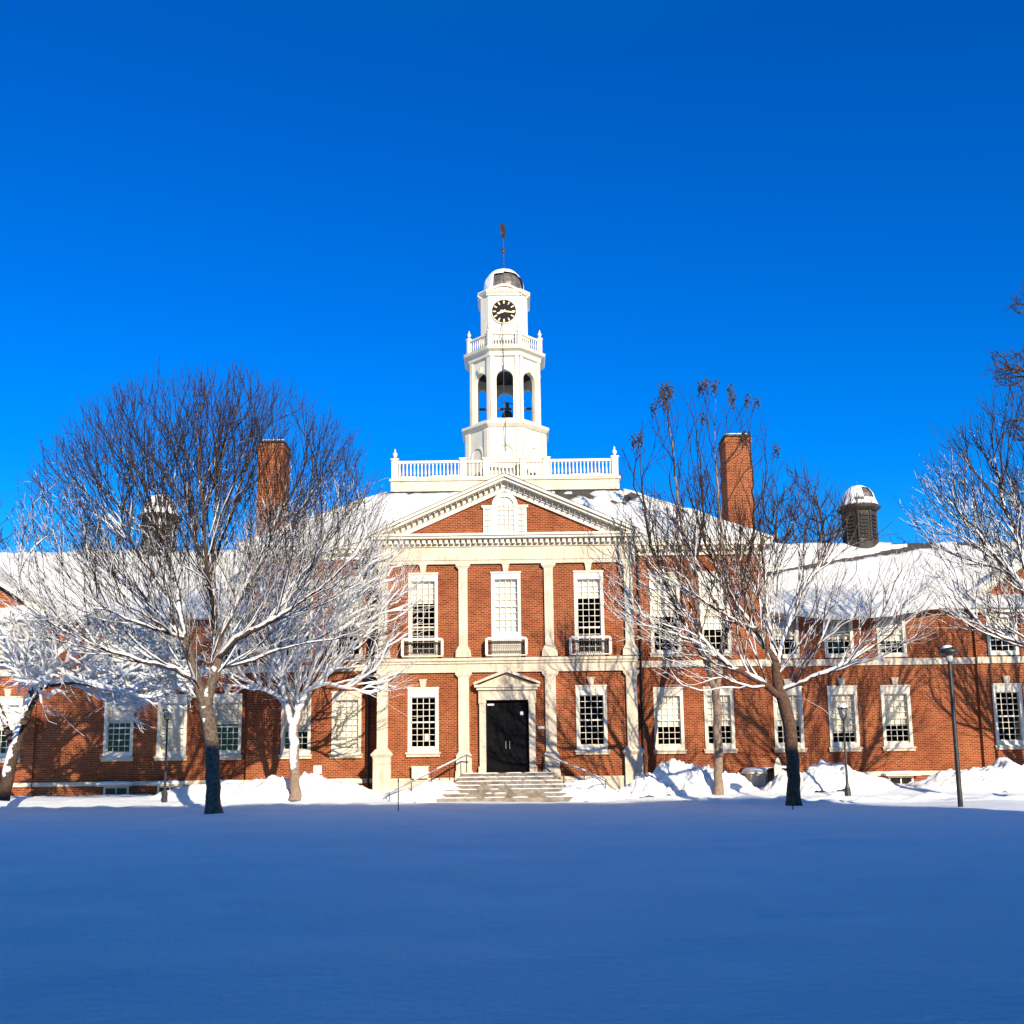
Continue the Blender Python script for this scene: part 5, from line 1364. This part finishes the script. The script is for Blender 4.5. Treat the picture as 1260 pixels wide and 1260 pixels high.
tree('background_tree', 'bare tree whose fine grey twigs show above the roof right of the right chimney', (at(985, 700, Y).x, Y, 0),
     [[tuple(at(985, 940, Y)), tuple(at(985, 800, Y))], S(Y, (985, 800), (970, 720), (955, 660)), S(Y, (985, 800), (1000, 720), (1010, 660))],
     env_ell((at(985, 700, Y).x, Y, 13.8), (4.4, 3.0, 7.2), zlo=9), 1000, .30, 7, snow=(-.5, -1), kill=.5, twigs=3, twig_len=(.6, 1.3), tip_r=.012, group=BG)
tree('background_tree', 'bare tree with thin twigs just right of the dark right cupola', (at(1110, 700, 72).x, 72, 0),
     [[tuple(at(1110, 940, 72)), tuple(at(1110, 780, 72))], S(72, (1110, 780), (1100, 700)), S(72, (1110, 780), (1120, 700))],
     env_ell((at(1105, 700, 72).x, 72, 12.0), (4.0, 3.0, 5.6), zlo=8), 300, .3, 8, snow=(-.5, -1), kill=.9, twigs=2, twig_len=(.6, 1.3), tip_r=.013, group=BG)
tree('background_tree', 'bare tree with snow caught in its twigs beyond the roof at the far left edge', (at(-25, 700, 64).x, 64, 0),
     [[tuple(at(-25, 940, 64)), tuple(at(-25, 780, 64))], S(64, (-25, 780), (-40, 700)), S(64, (-25, 780), (-5, 690))],
     env_ell((at(-30, 690, 64).x, 64, 13.5), (4.0, 3.0, 6.2), zlo=8), 500, .3, 9, snow=(.1, -1), kill=.8, twigs=2, twig_len=(.6, 1.3), tip_r=.013, group=BG)

# tall tree behind the right end, its brushy tops show high at the edge
def env_clumps(cl):
    def f(rng, n):
        wt = np.array([c_[1] ** 2 for c_ in cl]); k = rng.choice(len(cl), n, p=wt / wt.sum()); v = rng.normal(size=(n, 3)); v /= np.linalg.norm(v, axis=1)[:, None]; v *= rng.random(n)[:, None] ** .4
        return np.array([np.array(cl[a][0]) + v[i] * np.array((cl[a][1], cl[a][1], cl[a][1] * .72)) for i, a in enumerate(k)])
    return f
Y = 64
ck_ = [((1264, 374), 1.0), ((1252, 456), 1.75), ((1268, 525), 1.5), ((1262, 590), 1.6), ((1310, 400), 2.0), ((1320, 480), 2.2), ((1330, 560), 2.2), ((1305, 340), 1.5), ((1380, 450), 2.3), ((1390, 540), 2.3)]
ck_ = [(tuple(at(a_[0], a_[1], Y)), R_) for a_, R_ in ck_]
pT = at(1345, 940, Y)
tree('background_tree', 'tall tree beyond the right end whose dense brushy tops hang high at the right edge', (pT.x, Y, 0),
     [[(pT.x, Y, 0), tuple(at(1345, 700, Y)), tuple(at(1343, 560, Y))],
      S(Y, (1343, 560), (1335, 480), (1325, 380), (1308, 330)), S(Y, (1335, 480), (1300, 465), (1262, 456)), S(Y, (1343, 570), (1310, 545), (1275, 525)),
      S(Y, (1325, 385), (1300, 380), (1270, 374)), S(Y, (1345, 640), (1310, 615), (1275, 592)), S(Y, (1343, 560), (1370, 500), (1390, 440))],
     env_clumps(ck_), 5200, .45, 10, snow=(-.4, -1), kill=.42, step=.34, infl=3.4, twigs=3, twig_len=(.4, .9), tip_r=.012, twig_up=.3, trop=.02, group=BG)

# ================================================================== the hall behind the camera (its shade covers the lawn)
HB = empty('brick_hall', (5, -12, 0), 'tall brick hall behind the viewer whose shadow covers the lawn', 'building')
hb = MB(); hb.box(-22, 30, -20, -6, 0, 18.6); hb.box(30.0, 80, -19.5, -6.4, 0, 12.6); hb.build('wall', 'brick', HB, org=(5, -12, 0))
hr = MB(); hr.box(-22.5, 30.3, -20.5, -5.6, 18.6, 19.0); hr.box(30.4, 80.5, -20, -6.0, 12.6, 13.0); [hr.box(x0, x0 + w0, -7.0, -5.9, 19.0, 19.0 + h0) for x0, w0, h0 in ((-19, 2.2, .35), (-9, 1.2, .55), (-1, 5, .22), (9, 1.3, .6), (16, 3.5, .3), (25, 2, .45))]  # low boxes added along the unseen roof to break up its shadow edge
hr.build('roof', 'slate', HB, org=(5, -12, 0))
hm = MB(); hm.box(-.75, .75, 0, .05, 0, 2.4); hw0 = None
for fl in range(5):
    for i in range(13):
        loc = (-20 + i * 4 - 5, -6 + 12, 1.2 + fl * 3.5)
        if hw0 is None: hw0 = hm.build('window', 'trim', HB, loc=loc); q = MB(); q.box(-.6, .6, .05, .06, .15, 2.25); q.build('pane', 'door', hw0)
        else: copy_tree(hw0, HB, loc)
print('objects', len(bpy.data.objects))
